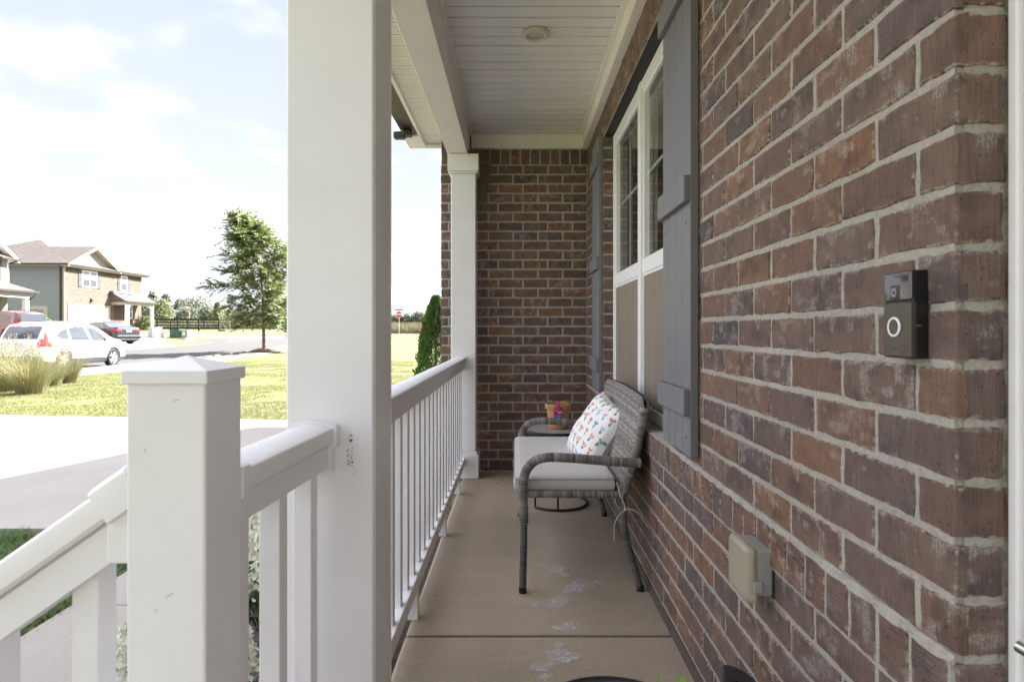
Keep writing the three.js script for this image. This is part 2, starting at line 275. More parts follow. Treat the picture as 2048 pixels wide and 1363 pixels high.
// ------------------------------------------------------------------ the brick house whose porch this is
const house = thing('brick_house', 'brown brick house with white porch ceiling, grey shutters and brick porch walls', 'house');
const HEAD = CY(1.2974), SILL = CY(-0.4406);      // window head and top of the rowlock band
const W0 = 2.275, W1 = 4.03;                      // window opening along the wall
{ // the wall beside the porch
  const sh = new THREE.Shape(); sh.moveTo(CORNER + 0.006, FLOOR - 0.2); sh.lineTo(BACK + 0.02, FLOOR - 0.2); sh.lineTo(BACK + 0.02, 3.3); sh.lineTo(CORNER + 0.006, 3.3); sh.closePath();
  const ho = new THREE.Path(); ho.moveTo(W0, SILL); ho.lineTo(W0, HEAD); ho.lineTo(W1 + 0.008, HEAD); ho.lineTo(W1 + 0.008, SILL); ho.closePath(); sh.holes.push(ho);
  let g = new THREE.ExtrudeGeometry(sh, { depth: 0.095, bevelEnabled: false });       // x = depth d, y up, z = thickness
  g.applyMatrix4(new THREE.Matrix4().set(0, 0, 1, WALL + 0.003, 0, 1, 0, 0, -1, 0, 0, 0, 0, 0, 0, 1));
  const wall = part(house, 'porch_wall', metreUV(g, 0.9), mortar), list = [];
  const put = (d0, d1, y0, y1, turned, proud = 0) => { const d = (d0 + d1) / 2, w = d1 - d0, h = y1 - y0; if (w < 0.012) return; list.push([WALL - proud, (y0 + y1) / 2, -d, w, h, turned, w * h / (d * d * d)]); };
  const seam = rng(5);
  const row = (y0, y1, k) => {
    const first = k % 2 ? 0.9875 : 0.886; let d = CORNER - 0.001;
    for (let e = first; d < BACK; e += LONG) {
      const j = JOINT / 2 + rr(-0.0012, 0.0012, seam);
      let a = d + (d < CORNER + 0.01 ? 0 : j), b = Math.min(e, BACK) - j; d = e;
      if (y0 > SILL - 0.01 && y1 < HEAD + 0.01) { if (a < W1 && b > W0) { if (a < W0) put(a, Math.min(b, W0 - 0.001), y0, y1); if (b > W1) put(Math.max(a, W1 + 0.001), b, y0, y1); continue; } }
      put(a, b, y0, y1);
    }
  };
  for (let k = 0; k < 22; k++) { const y = CY(-0.4406 + COURSE * k); row(y + JOINT / 2, y + COURSE - JOINT / 2, k); }
  for (let k = 0; k < 8; k++) { const y = CY(-0.5386 - COURSE * (k + 1)); row(y + JOINT / 2, y + COURSE - JOINT / 2, k + 1); }
  for (let d = CORNER + 0.006; d < BACK - 0.04; d += 0.0813) put(d, d + 0.0715, CY(-0.534), CY(-0.4465), true, 0.009);        // rowlock band
  for (let d = CORNER + 0.001; d < BACK - 0.04; d += 0.0795) put(d, d + 0.0695, HEAD + 0.005, HEAD + 0.199, true);             // soldier course
  layBricks(wall, list, -Math.PI / 2);
  // mortar wash that slopes out over the rowlock band
  for (const [a, b] of [[CORNER, W0], [W1, BACK]]) {
    const wash = [], n = Math.round((b - a) / 0.03), f = rng(23), pt = Array.from({ length: n + 1 }, (_, i) => { const d = mix(a, b, i / n), j = rr(-0.0022, 0.0022, f), k = rr(-0.0018, 0.0018, f); if (i === 0 && a === CORNER) return [[WALL - 0.0002, CY(-0.4345), -d - 0.002], [WALL - 0.0003, CY(-0.4405), -d - 0.002], [WALL - 0.0004, CY(-0.4478), -d - 0.002], [WALL + 0.004, CY(-0.4492), -d - 0.002]]; return [[WALL - 0.0006, CY(-0.4345) + j, -d], [WALL - 0.0062 - k, CY(-0.4405) + j * 0.6, -d], [WALL - 0.0085 + k, CY(-0.4478) + k, -d], [WALL + 0.004, CY(-0.4492), -d]]; });
    for (let i = 0; i < n; i++) for (let q = 0; q < 3; q++) wash.push([pt[i][q], pt[i + 1][q], pt[i + 1][q + 1], pt[i][q + 1]]);
    part(house, 'mortar_wash', quadPoly(wash, 0.9), mortar);
  }
  part(wall, 'rowlock_bed', boxAt(WALL - 0.0055, WALL + 0.0035, CY(-0.541), CY(-0.4440), -BACK, -CORNER - 0.004, 0, 0.9), mortar);
  // brick reveal at the far side of the window, and the sill bricks seen from above
  const reveal = part(house, 'window_reveal', boxAt(WALL + 0.001, WALL + 0.1, SILL, HEAD - 0.001, -W1 - 0.03, -W1 - 0.004, 0, 0.9), mortar), rl = [];
  for (let k = 0; k < 22; k++) { const y = CY(-0.4406 + COURSE * (k + 0.5)); rl.push([WALL + 0.0335, y, -W1 + 0.0005, 0.064, COURSE - JOINT, false, 1]); }
  layBricks(reveal, rl, 0);
  const sill = part(house, 'window_sill', boxAt(WALL - 0.006, WALL + 0.13, SILL - 0.03, SILL - 0.008, -W1, -W0, 0, 0.9), mortar), sl = [];
  for (let d = W0 + 0.004; d < W1 - 0.06; d += 0.0813) { const b = shade(new THREE.Mesh(brickGeo(0.0715, 0.13, Math.floor(RB() * 2), Math.floor(RB() * 20), true), brickMats[Math.floor(RB() * 6)])); b.name = 'brick'; b.position.set(WALL + 0.054, SILL - 0.003, -d - 0.036); b.rotation.set(-Math.PI / 2, 0, 0); b.rotateZ(Math.PI / 2); b.rotateZ(-Math.PI / 2); sill.add(b); }
}
{ // return of that wall at the door
  const ret = part(house, 'door_return', boxAt(WALL + 0.014, 0.70, FLOOR - 0.2, 3.3, -CORNER - 0.09, -CORNER - 0.003, 0, 0.9), mortar), list = [];
  for (let k = -9; k < 22; k++) { const y = CY(-0.4406 + COURSE * (k + 0.5)); const w = k % 2 ? 0.0605 : 0.0645; list.push([WALL + 0.004 + w / 2, y, -CORNER, w, COURSE - JOINT, false, 1]); if (k % 2) continue; }
  layBricks(ret, list, 0);
}
{ // the end wall of the porch (side of the garage wing)
  const x0 = -0.61, wall = part(house, 'garage_wall', boxAt(x0 + 0.004, 6, FLOOR - 0.3, 3.3, -BACK - 0.2, -BACK - 0.003, 0, 0.9), mortar), list = [];
  const top = 1.357, ch = 0.0777, f = rng(9);
  for (let k = 0; k < 33; k++) {
    const y1 = CY(top - ch * k), y0 = y1 - ch; let x = x0; const joints = [];
    for (let e = (k % 2 ? -0.222 : -0.1426) - LONG * 2; e < WALL; e += LONG) joints.push(e);
    for (const e of [...joints.filter((q) => q > x0 + 0.02), WALL]) { const a = x + (x === x0 ? 0 : JOINT / 2 + rr(-0.0012, 0.0012, f)), b = e - JOINT / 2; if (b - a > 0.012 && y0 > FLOOR - 0.09) list.push([(a + b) / 2, (y0 + y1) / 2, -BACK, b - a, ch - JOINT, false, 1]); x = e; }
  }
  for (let x = x0 + 0.002; x < WALL - 0.03; x += 0.0815) list.push([x + 0.036, CY(top + 0.1), -BACK, 0.071, 0.193, true, 1]);
  layBricks(wall, list, 0);
  part(house, 'garage_front', [boxAt(x0, x0 + 0.1, -0.1, 0.35, -11.15, -BACK - 0.2), boxAt(x0, x0 + 0.1, 2.5, 3.05, -11.15, -BACK - 0.2), boxAt(x0, x0 + 0.1, 0.35, 2.5, -5.6, -BACK - 0.2), boxAt(x0, x0 + 0.1, 0.35, 2.5, -11.15, -10.5)], brickMats[0]);
  part(house, 'garage_door', boxAt(x0 + 0.06, x0 + 0.1, 0.0, 2.5, -10.5, -5.6), white);
  part(house, 'garage_end', boxAt(x0, 7, -0.1, 3.05, -11.2, -11.1), brickMats[0]);
}
// foundation strip at the foot of the walls
part(house, 'foundation', [boxAt(WALL - 0.006, 0.69, FLOOR - 0.2, CY(-1.098), -BACK, -CORNER - 0.004, 0.004, 1), boxAt(-0.6, WALL - 0.006, FLOOR - 0.2, CY(-1.122), -BACK - 0.1, -BACK + 0.007, 0.003, 1)], std(0.25, 0.235, 0.215, 0.95, { map: mortarMap, bumpMap: mortarBump, bumpScale: 0.004 }));

// the twin window
const glass = phys(1, 1, 1, 0.02, { transmission: 1, thickness: 0, ior: 1.52 });
const sash = phys(0.80, 0.80, 0.80, 0.4);
const muntin = std(0.42, 0.55, 0.52, 0.5);
const screenMap = tex(256, 256, (u, v) => { const n = fbm(u * 30, v * 3, 301, 3, 30, 3), g = noise(u * 128, v * 128, 303, 128); const k = 0.82 + 0.3 * n + 0.2 * (g - 0.5); return [0.215 * k, 0.178 * k, 0.132 * k]; });
const screenMat = std(1, 1, 1, 0.85, { map: screenMap });
const win = new THREE.Group(); win.name = 'window'; house.add(win);
{
  const xf = WALL + 0.062, top = HEAD - 0.004, bot = SILL + 0.004, mid = CY(0.43 - 0.10), m = (W0 + W1) / 2 + 0.012;
  const F = (n, ...a) => part(win, n, boxAt(...a), sash);
  F('jamb', xf, xf + 0.09, bot, top, -W1 + 0.002, -W1 + 0.036, 0.004); F('jamb', xf, xf + 0.09, bot, top, -W0 - 0.036, -W0 - 0.002, 0.004);
  F('head', xf + 0.002, xf + 0.09, top - 0.045, top, -W1 + 0.036, -W0 - 0.036, 0.004); F('sill_rail', xf + 0.002, xf + 0.09, bot, bot + 0.06, -W1 + 0.036, -W0 - 0.036, 0.004);
  F('mullion', xf - 0.004, xf + 0.09, bot, top, -m - 0.034, -m + 0.034, 0.006);
  for (const [a, b] of [[W0 + 0.036, m - 0.034], [m + 0.034, W1 - 0.036]]) {
    F('meeting_rail', xf + 0.006, xf + 0.075, mid - 0.035, mid + 0.04, -b, -a, 0.004);
    F('sash_rail', xf + 0.012, xf + 0.06, top - 0.07, top - 0.045, -b, -a, 0.003);
    for (const [p, q] of [[a, a + 0.016], [b - 0.016, b]]) F('stile', xf + 0.012, xf + 0.06, mid + 0.04, top - 0.07, -q, -p, 0.003);
    part(win, 'pane', boxAt(xf + 0.0205, xf + 0.0210, mid + 0.03, top - 0.06, -b + 0.01, -a - 0.01), glass);
    part(win, 'pane', boxAt(xf + 0.0585, xf + 0.0590, bot + 0.05, mid - 0.03, -b + 0.01, -a - 0.01), glass);
    const my = (mid + 0.04 + top - 0.085) / 2 + 0.02;
    part(win, 'muntin', boxAt(xf + 0.030, xf + 0.040, my - 0.009, my + 0.009, -b + 0.02, -a - 0.02, 0.002), muntin);
    part(win, 'muntin', boxAt(xf + 0.0295, xf + 0.0395, mid + 0.04, top - 0.07, -(a + b) / 2 - 0.009, -(a + b) / 2 + 0.009, 0.002), muntin);
    part(win, 'insect_screen', boxAt(xf + 0.014, xf + 0.016, bot + 0.06, mid - 0.035, -b, -a), screenMat);
    F('screen_frame', xf + 0.010, xf + 0.020, mid - 0.05, mid - 0.036, -b, -a, 0.002);
    for (const [p, q] of [[a, a + 0.012], [b - 0.012, b]]) F('screen_frame', xf + 0.010, xf + 0.020, bot + 0.06, mid - 0.05, -q, -p, 0.002);
  }
}
part(house, 'lintel', boxAt(WALL + 0.006, WALL + 0.1, HEAD - 0.006, HEAD + 0.004, -W1 - 0.02, -W0 + 0.02), std(0.016, 0.015, 0.015, 0.6));
{ // the room behind the window
  const plaster = std(0.30, 0.28, 0.25, 0.9);
  part(house, 'room', [boxAt(4.2, 4.3, 0.3, 3.1, -4.9, -1.4), boxAt(0.69, 4.2, 0.28, 0.3, -4.9, -1.4), boxAt(0.69, 4.2, 3.1, 3.12, -4.9, -1.4), boxAt(0.69, 4.2, 0.3, 3.1, -4.92, -4.9), boxAt(0.69, 4.2, 0.3, 3.1, -1.4, -1.38)], plaster);
}
// shutters: boards with battens
const shutterMap = tex(256, 512, (u, v) => { const n = fbm(u * 6, v * 12, 311, 4, 6, 12), g = noise(u * 160, v * 160, 313, 160); const k = 0.92 + 0.14 * n + 0.06 * (g - 0.5); return [0.165 * k, 0.161 * k, 0.170 * k]; });
const shutterMat = std(1, 1, 1, 0.5, { map: shutterMap });
for (const [d0, d1] of [[1.93, 2.287], [4.045, 4.402]]) {
  const s = new THREE.Group(); s.name = 'shutter'; house.add(s);
  const w = (d1 - d0) / 4, y0 = CY(-0.407), y1 = CY(1.312), f = rng(31 + Math.round(d0));
  for (let i = 0; i < 4; i++) part(s, 'board', boxAt(WALL - 0.030 + rr(-0.0004, 0.0004, f), WALL - 0.002, y0, y1, -(d0 + w * (i + 1)) + 0.0022, -(d0 + w * i), 0.0035, 0.6), shutterMat);
  part(s, 'backing', boxAt(WALL - 0.024, WALL - 0.004, y0 + 0.004, y1 - 0.004, -d1 + 0.004, -d0 - 0.004), shutterMat);
  for (const y of [-0.274, 0.413, 1.10]) part(s, 'batten', boxAt(WALL - 0.051, WALL - 0.029, CY(y), CY(y + 0.086), -d1 + 0.001, -d0 - 0.001, 0.004, 0.6), shutterMat);
  for (const [y, d] of [[-0.345, d0 + 0.05], [-0.345, d1 - 0.05], [0.355, d0 + 0.05], [0.355, d1 - 0.05]]) { const g = new THREE.SphereGeometry(0.0085, 10, 6, 0, Math.PI * 2, 0, Math.PI / 2); g.scale(1, 0.55, 1); g.rotateZ(Math.PI / 2); g.translate(WALL - 0.0298, CY(y), -d); part(s, 'bolt', g, std(0.16, 0.16, 0.165, 0.45)); }
}
// porch ceiling of narrow vinyl boards running across, with edge channels
const CEIL = CY(1.605), FRIEZE = CY(1.482), BEAM = CY(1.366);
{
  const c = part(house, 'porch_ceiling', boxAt(-0.40, WALL + 0.09, CEIL + 0.014, CEIL + 0.03, -BACK, 1.7), std(0.3, 0.29, 0.27, 0.8));
  const f = rng(41);
  const prof = (a, w) => { const p = [[0, 0.012], [0, 0.0045], [0.006, 0.001], [0.5 * w, 0], [w - 0.018, 0.0008], [w - 0.012, 0.009], [w - 0.004, 0.0095], [w - 0.0025, 0.0125]]; const q = []; for (let i = 0; i < p.length - 1; i++) { const [u0, v0] = p[i], [u1, v1] = p[i + 1]; q.push([[-0.385, CEIL + v0, -a - u0], [0.535, CEIL + v0, -a - u0], [0.535, CEIL + v1, -a - u1], [-0.385, CEIL + v1, -a - u1]]); } return q; };
  let k = 0; for (let d = -1.65; d < BACK - 0.05; d += 0.1035, k++) part(c, 'ceiling_board', quadPoly(prof(d + rr(-0.0006, 0.0006, f), Math.min(0.1035, BACK - 0.04 - d)), 0.9), ceilMat, [0, rr(-0.0008, 0.0006, f), 0]);
  part(house, 'edge_channel', [boxAt(-0.372, -0.348, CEIL - 0.014, CEIL - 0.002, -BACK + 0.02, 1.7, 0.002), boxAt(0.515, 0.548, CEIL - 0.014, CEIL - 0.002, -BACK + 0.02, 1.7, 0.002), boxAt(-0.348, 0.515, CEIL - 0.012, CEIL - 0.003, -BACK + 0.02, -BACK + 0.045, 0.002)], trim);
  part(house, 'frieze_board', boxAt(0.547, WALL + 0.02, FRIEZE + 0.02, CEIL + 0.01, -BACK, 1.7, 0.003), trim);
  part(house, 'frieze_board', boxAt(-0.36, 0.547, FRIEZE + 0.02, CEIL + 0.01, -BACK - 0.005, -BACK + 0.038, 0.003), trim);
  part(house, 'frieze_channel', boxAt(0.541, WALL + 0.03, FRIEZE, FRIEZE + 0.018, -BACK + 0.044, 1.7, 0.003), trim);
  part(house, 'frieze_channel', boxAt(-0.36, WALL, FRIEZE, FRIEZE + 0.018, -BACK - 0.005, -BACK + 0.0435, 0.003), trim);
  part(house, 'beam', boxAt(-0.527, -0.371, BEAM, CEIL + 0.1, -BACK + 0.004, 1.9, 0.003, 1), trim);
  // vented soffit outside the beam, in short panels
  const so = part(house, 'soffit', boxAt(-0.76, -0.527, BEAM + 0.218, BEAM + 0.23, -5.10, 1.9), trim);
  const ventMap = tex(256, 128, (u, v) => { const a = u * 14, b = v * 6; const dx = (a % 1) - 0.5, dy = (b % 1) - 0.5; const hole = dx * dx * 2.2 + dy * dy < 0.05 && v > 0.2 && v < 0.9; const k = 0.95 + 0.05 * fbm(u * 4, v * 4, 321, 3); return hole ? [0.10, 0.095, 0.085] : [0.70 * k, 0.672 * k, 0.60 * k]; });
  const vent = std(1, 1, 1, 0.6, { map: ventMap });
  for (let d = -1.6; d < 5.05; d += 0.127) { const g = new RoundedBoxGeometry(0.230, 0.008, 0.119, 1, 0.003); const n = metreUV(g, 1), p = n.attributes.position, uv = n.attributes.uv; for (let i = 0; i < p.count; i++) uv.setXY(i, p.getX(i) / 0.230 + 0.5, p.getZ(i) / 0.119 + 0.5); part(so, 'vent_panel', n, vent, [-0.6435, BEAM + 0.2145, -d - 0.06]); }
  part(house, 'fascia', boxAt(-0.782, -0.758, BEAM + 0.198, BEAM + 0.36, -5.1, 1.9, 0.003), trim);
  part(house, 'eave_return', [boxAt(-0.905, -0.762, BEAM + 0.190, BEAM + 0.29, -5.12, -4.84, 0.004), boxAt(-0.902, -0.60, BEAM + 0.188, BEAM + 0.206, -5.16, -5.1, 0.003)], trim);
  const gutterMat = std(0.030, 0.027, 0.024, 0.4);
  part(house, 'gutter', [boxAt(-0.90, -0.784, BEAM + 0.205, BEAM + 0.222, -4.82, 1.9, 0.003), boxAt(-0.905, -0.893, BEAM + 0.205, BEAM + 0.33, -4.82, 1.9, 0.004), boxAt(-0.90, -0.784, BEAM + 0.205, BEAM + 0.32, -4.835, -4.825, 0.003)], gutterMat);
  part(house, 'gutter_outlet', [boxAt(-0.885, -0.815, BEAM + 0.155, BEAM + 0.205, -4.78, -4.70, 0.012), boxAt(-0.955, -0.865, BEAM + 0.135, BEAM + 0.19, -4.775, -4.705, 0.014)], gutterMat);
}
{ // roof, upper wall and the rest of the body, as they throw the house's shade over the drive
  const slate = std(0.11, 0.095, 0.085, 0.95), x0 = -0.9, zr = -8.15, z0 = -5.25, z1 = -11.45, e = 3.07, r = 4.78;
  const n0 = 3.33, garage = [[[x0, n0, z0], [8, n0, z0], [8, r, zr], [x0, r, zr]], [[x0, r, zr], [8, r, zr], [8, e, z1], [x0, e, z1]], [[x0, n0 - 0.14, z0], [8, n0 - 0.14, z0], [8, r - 0.14, zr], [x0, r - 0.14, zr]], [[x0, r - 0.14, zr], [8, r - 0.14, zr], [8, e - 0.14, z1], [x0, e - 0.14, z1]], [[x0, n0, z0], [x0, r, zr], [x0, r - 0.14, zr], [x0, n0 - 0.14, z0]], [[x0, r, zr], [x0, e, z1], [x0, e - 0.14, z1], [x0, r - 0.14, zr]]];
  part(house, 'garage_roof', quadPoly(garage, 2), slate);
  part(house, 'garage_gable', quadPoly([[[-0.6, 3.0, z0 - 0.2], [-0.6, r - 0.1, zr], [-0.6, 3.0, z1 + 0.3]]], 2), trim);
  part(house, 'porch_roof', quadPoly([[[-0.93, 3.12, 2], [-0.93, 3.12, -4.9], [4.5, 5.2, -4.9], [4.5, 5.2, 2]], [[-0.93, 3.06, 2], [-0.93, 3.06, -4.9], [4.5, 5.1, -4.9], [4.5, 5.1, 2]]], 2), slate);
  part(house, 'rear_roof', quadPoly([[[4.5, 5.2, 2], [4.5, 5.2, -8], [9.8, 3.1, -8], [9.8, 3.1, 2]]], 2), slate);
  part(house, 'house_body', [boxAt(0.70, 9.5, -0.1, 3.1, 1.75, 1.85), boxAt(9.4, 9.5, -0.1, 3.1, -11, 1.8), boxAt(0.71, 0.8, -0.1, 3.1, 0.16, 1.8), boxAt(0.60, 0.71, -0.1, 3.1, 0.3, 1.8)], brickMats[1]);
}
{ // front door in its white frame
  const door = new THREE.Group(); door.name = 'front_door'; house.add(door);
  const P = (n, g, m = white) => part(door, n, g, m);
  P('brick_mould', [boxAt(0.653, 0.70, FLOOR, CY(1.3), -0.803, -0.786, 0.004), boxAt(0.660, 0.70, FLOOR, CY(1.3), -0.786, -0.774, 0.003), boxAt(0.666, 0.70, FLOOR, CY(1.3), -0.774, -0.760, 0.004), boxAt(0.672, 0.72, FLOOR, CY(1.3), -0.760, -0.742, 0.003)]);
  P('brick_mould', [boxAt(0.653, 0.70, FLOOR, CY(1.3), 0.24, 0.30, 0.004)]);
  P('door_head', boxAt(0.60, 0.72, CY(1.3), 3.3, -0.80, 0.30));
  P('door_leaf', boxAt(0.695, 0.74, FLOOR + 0.02, CY(1.29), -0.742, 0.24, 0.003), phys(0.76, 0.76, 0.78, 0.35));
  const steel = std(0.45, 0.44, 0.42, 0.25, { metalness: 0.9 });
  P('lever_handle', [bar([0.70, CY(-0.392), -0.700], [0.640, CY(-0.392), -0.700], 0.010, 12), tube([[0.640, CY(-0.392), -0.700], [0.628, CY(-0.390), -0.715], [0.622, CY(-0.389), -0.735], [0.6195, CY(-0.388), -0.7445]], 0.0075, 10, 10), new THREE.CylinderGeometry(0.03, 0.03, 0.01, 20).rotateZ(Math.PI / 2).translate(0.69, CY(-0.392), -0.700)], steel);
}
rebase(house, 0.6, 0, -2.5);

// ------------------------------------------------------------------ porch floor
{
  const J = 2.263, edge = -0.415;
  const slab = (d0, d1) => { const s = new THREE.Shape(), r = 0.02, y0 = FLOOR - 0.42, y1 = FLOOR; s.moveTo(edge, y0); s.lineTo(edge, y1 - r); s.quadraticCurveTo(edge, y1, edge + r, y1); s.lineTo(WALL + 0.02, y1); s.lineTo(WALL + 0.02, y0); s.closePath(); const g = new THREE.ExtrudeGeometry(s, { depth: d1 - d0, bevelEnabled: true, bevelSize: 0.006, bevelThickness: 0.006, bevelSegments: 2, bevelOffset: -0.006, curveSegments: 6 }); g.translate(0, 0, -d1); return metreUV(g, 1.6); };
  structure('porch_floor', slab(J + 0.015, BACK + 0.05), concrete);
  structure('porch_floor', slab(-1.9, J - 0.015), concrete);
  structure('porch_joint', boxAt(edge + 0.01, WALL, FLOOR - 0.2, FLOOR - 0.008, -J - 0.03, -J + 0.03, 0, 0.5), std(0.17, 0.15, 0.125, 1, { map: mortarMap, bumpMap: mortarBump, bumpScale: 0.01 }));
  structure('front_step', boxAt(-0.76, edge - 0.004, -0.05, 0.15, -0.95, 0.85, 0.01, 1.6), concrete);
  // dried spills on the concrete: flat splashes with ragged outlines
  const spillMap = tex(512, 512, (u, v) => { const r = Math.hypot(u - 0.5, v - 0.5) * 2, n = fbm(u * 7, v * 7, 341, 5), g = noise(u * 90, v * 90, 343); return [0.70, 0.675, 0.655, clamp(smooth(0.42, 0.85, n * 0.75 + 0.25 * g + 0.34 * (1 - r) - 0.10) * smooth(1, 0.55, r) * 0.8)]; });
  const spill = new THREE.MeshStandardMaterial({ map: spillMap, roughness: 0.9, transparent: true }), f = rng(52);
  const spots = [[1087, 1133, 10], [1113, 1140, 17], [1131, 1149, 9], [1160, 1172, 30], [1135, 1183, 9], [1150, 1178, 14], [1117, 1204, 22], [1073, 1209, 14], [1194, 1165, 12], [1142, 1252, 19], [1117, 1257, 9], [1120, 1290, 12], [1113, 1305, 15], [1130, 1316, 22], [1082, 1336, 18], [1100, 1329, 8], [1092, 1355, 15]];
  const gs = [];
  spots.forEach(([px, py, r], i) => { const d = (EYE - FLOOR) * FOCAL / (py - PY), x = (px - PX) / FOCAL * d, m = r / FOCAL * d * 1.35, g = new THREE.PlaneGeometry(m * 2.1, m * 2.1 * rr(0.8, 1.5, f)); g.rotateX(-Math.PI / 2); g.rotateY(rr(0, 6.283, f)); g.translate(x, FLOOR + 0.0012 + i * 0.00015, -d); gs.push(g); });
  const s = structure('dried_spill', gs, spill); s.userData = { kind: 'stuff', label: 'pale dried splashes on the porch concrete' };
}

// ------------------------------------------------------------------ white columns and railings
const colGroup = 'white square porch columns';
for (const [xc, zc, label] of [[-0.404, -1.41, 'white square column with mildew specks beside its railing bracket'], [-0.404, -4.77, 'white square column against the brick end wall, bird nest at its top']]) {
  const c = thing('porch_column', label, 'column', colGroup);
  const h = 0.0955, q = 0.119;
  part(c, 'shaft', boxAt(xc - h, xc + h, FLOOR + 0.205, BEAM - 0.15, zc - h, zc + h, 0.006, 1), white);
  part(c, 'corner_bead', [[-1, -1], [1, -1], [1, 1], [-1, 1]].map(([a, b]) => boxAt(xc + a * (h - 0.002), xc + a * (h + 0.0015), FLOOR + 0.21, BEAM - 0.16, zc + b * (h - 0.014), zc + b * (h - 0.010), 0.0008)), white);
  part(c, 'capital', [boxAt(xc - q, xc + q, BEAM - 0.135, BEAM - 0.002, zc - q, zc + q, 0.004, 1), boxAt(xc - q + 0.008, xc + q - 0.008, BEAM - 0.150, BEAM - 0.136, zc - q + 0.008, zc + q - 0.008, 0.005, 1)], white);
  part(c, 'base', [boxAt(xc - q, xc + q, FLOOR + 0.002, FLOOR + 0.185, zc - q, zc + q, 0.004, 1), boxAt(xc - q + 0.01, xc + q - 0.01, FLOOR + 0.186, FLOOR + 0.203, zc - q + 0.01, zc + q - 0.01, 0.006, 1)], white);
  if (zc > -2) { // mildew: little dark crusts on the vinyl
    const f = rng(61), gs = [];
    const z = zc + h;
    for (let i = 0; i < 70; i++) { const t = f(), py = t < 0.25 ? rr(868, 882, f) : t < 0.55 ? rr(900, 932, f) : rr(864, 950, f), px = 695 + Math.abs(rr(-1, 1, f)) * (t > 0.55 ? 24 : 10); const p = PL(px, py, 1.3145), r = rr(0.0004, t > 0.55 ? 0.0010 : 0.0018, f); const g = new THREE.SphereGeometry(r, 5, 3); g.scale(1, rr(0.6, 1.6, f), 0.3); g.translate(p.x, p.y, -1.3142); gs.push(g); }
    const m = part(c, 'mildew', gs, std(0.10, 0.075, 0.052, 1)); m.userData.kind = 'stuff';
  }
  rebase(c, xc, FLOOR, zc);
}
const RAIL = CY(-0.209);
// crowned top rail with a groove under its cap: [across, height]
const railShape = () => { const s = new THREE.Shape(), w = 0.045, t = 0.034; s.moveTo(-0.035, -0.082); s.lineTo(0.035, -0.082); s.lineTo(0.035, -0.038); s.lineTo(0.030, -0.036); s.lineTo(0.030, -0.0345); s.lineTo(w - 0.004, -t); s.lineTo(w, -t + 0.005); s.lineTo(w, -0.003); s.quadraticCurveTo(w, 0.0008, w - 0.004, 0.002); s.quadraticCurveTo(0.02, 0.0085, 0, 0.009); s.quadraticCurveTo(-0.02, 0.0085, -w + 0.004, 0.002); s.quadraticCurveTo(-w, 0.0008, -w, -0.003); s.lineTo(-w, -t + 0.005); s.lineTo(-w + 0.004, -t); s.lineTo(-0.030, -0.0345); s.lineTo(-0.030, -0.036); s.lineTo(-0.035, -0.038); s.closePath(); return s; };
function railGeo(shape, a, b) { const A = new THREE.Vector3(...a), B = new THREE.Vector3(...b), len = A.distanceTo(B); let g = new THREE.ExtrudeGeometry(shape, { depth: len, bevelEnabled: false, curveSegments: 6 }); const z = B.clone().sub(A).normalize(), x = new THREE.Vector3(0, 1, 0).cross(z).normalize(), y = z.clone().cross(x); g.applyMatrix4(new THREE.Matrix4().makeBasis(x, y, z)); g.translate(A.x, A.y, A.z); return metreUV(toCreasedNormals(g, 0.5), 1); }
const bottomShape = () => { const s = new THREE.Shape(); s.moveTo(-0.035, -0.056); s.lineTo(0.035, -0.056); s.lineTo(0.035, -0.003); s.lineTo(0.032, 0); s.lineTo(-0.032, 0); s.lineTo(-0.035, -0.003); s.closePath(); return s; };
const BW = 0.019, balGeo = boxAt(-BW, BW, 0, 1, -BW, BW, 0.003, 1);
function railing(label, a, b, zs, feet, brackets) {       // a, b = [x, z] ends
  const r = thing('porch_railing', label, 'railing', 'white vinyl porch railings'), at = (z) => mix(a[0], b[0], (z - a[1]) / (b[1] - a[1]));
  part(r, 'top_rail', railGeo(railShape(), [a[0], RAIL, a[1]], [b[0], RAIL, b[1]]), white);
  part(r, 'bottom_rail', railGeo(bottomShape(), [a[0], CY(-0.978), a[1]], [b[0], CY(-0.978), b[1]]), white);
  const y0 = CY(-0.979), y1 = RAIL - 0.081;
  for (const z of zs) { const m = part(r, 'baluster', balGeo, white, [at(z), y0, z]); m.scale.y = y1 - y0; }
  for (const z of feet) part(r, 'foot_block', boxAt(at(z) - 0.0, at(z) + 0.04, FLOOR + 0.001, CY(-1.034), z - 0.02, z + 0.02, 0.002), white);
  for (const [z, s] of brackets) { const x = at(z); part(r, 'bracket', railGeo((() => { const q = new THREE.Shape(), w = 0.0505; q.moveTo(-0.040, -0.092); q.lineTo(0.040, -0.092); q.lineTo(0.0405, -0.042); q.lineTo(w, -0.038); q.lineTo(w, 0.002); q.quadraticCurveTo(w, 0.006, w - 0.005, 0.008); q.quadraticCurveTo(0.02, 0.0145, 0, 0.015); q.quadraticCurveTo(-0.02, 0.0145, -w + 0.005, 0.008); q.quadraticCurveTo(-w, 0.008, -w, 0.002); q.lineTo(-w, -0.038); q.lineTo(-0.0405, -0.042); q.closePath(); return q; })(), [x, RAIL, z], [x, RAIL, z + s * 0.024]), white); part(r, 'bottom_bracket', boxAt(x - 0.041, x + 0.041, CY(-1.040), CY(-0.972), Math.min(z, z + s * 0.02), Math.max(z, z + s * 0.02), 0.003), white); }
  return rebase(r, (a[0] + b[0]) / 2, FLOOR, (a[1] + b[1]) / 2);
}
const longZ = []; for (let k = -3; k < 19; k++) longZ.push(-2.018 - 0.1394 * k);
railing('long white railing with many balusters along the porch between two columns', [-0.425, -1.5055], [-0.425, -4.6745], longZ.filter((z) => z < -1.55 && z > -4.65), [-2.40, -3.37, -4.23], [[-1.5065, -1], [-4.6735, 1]]);
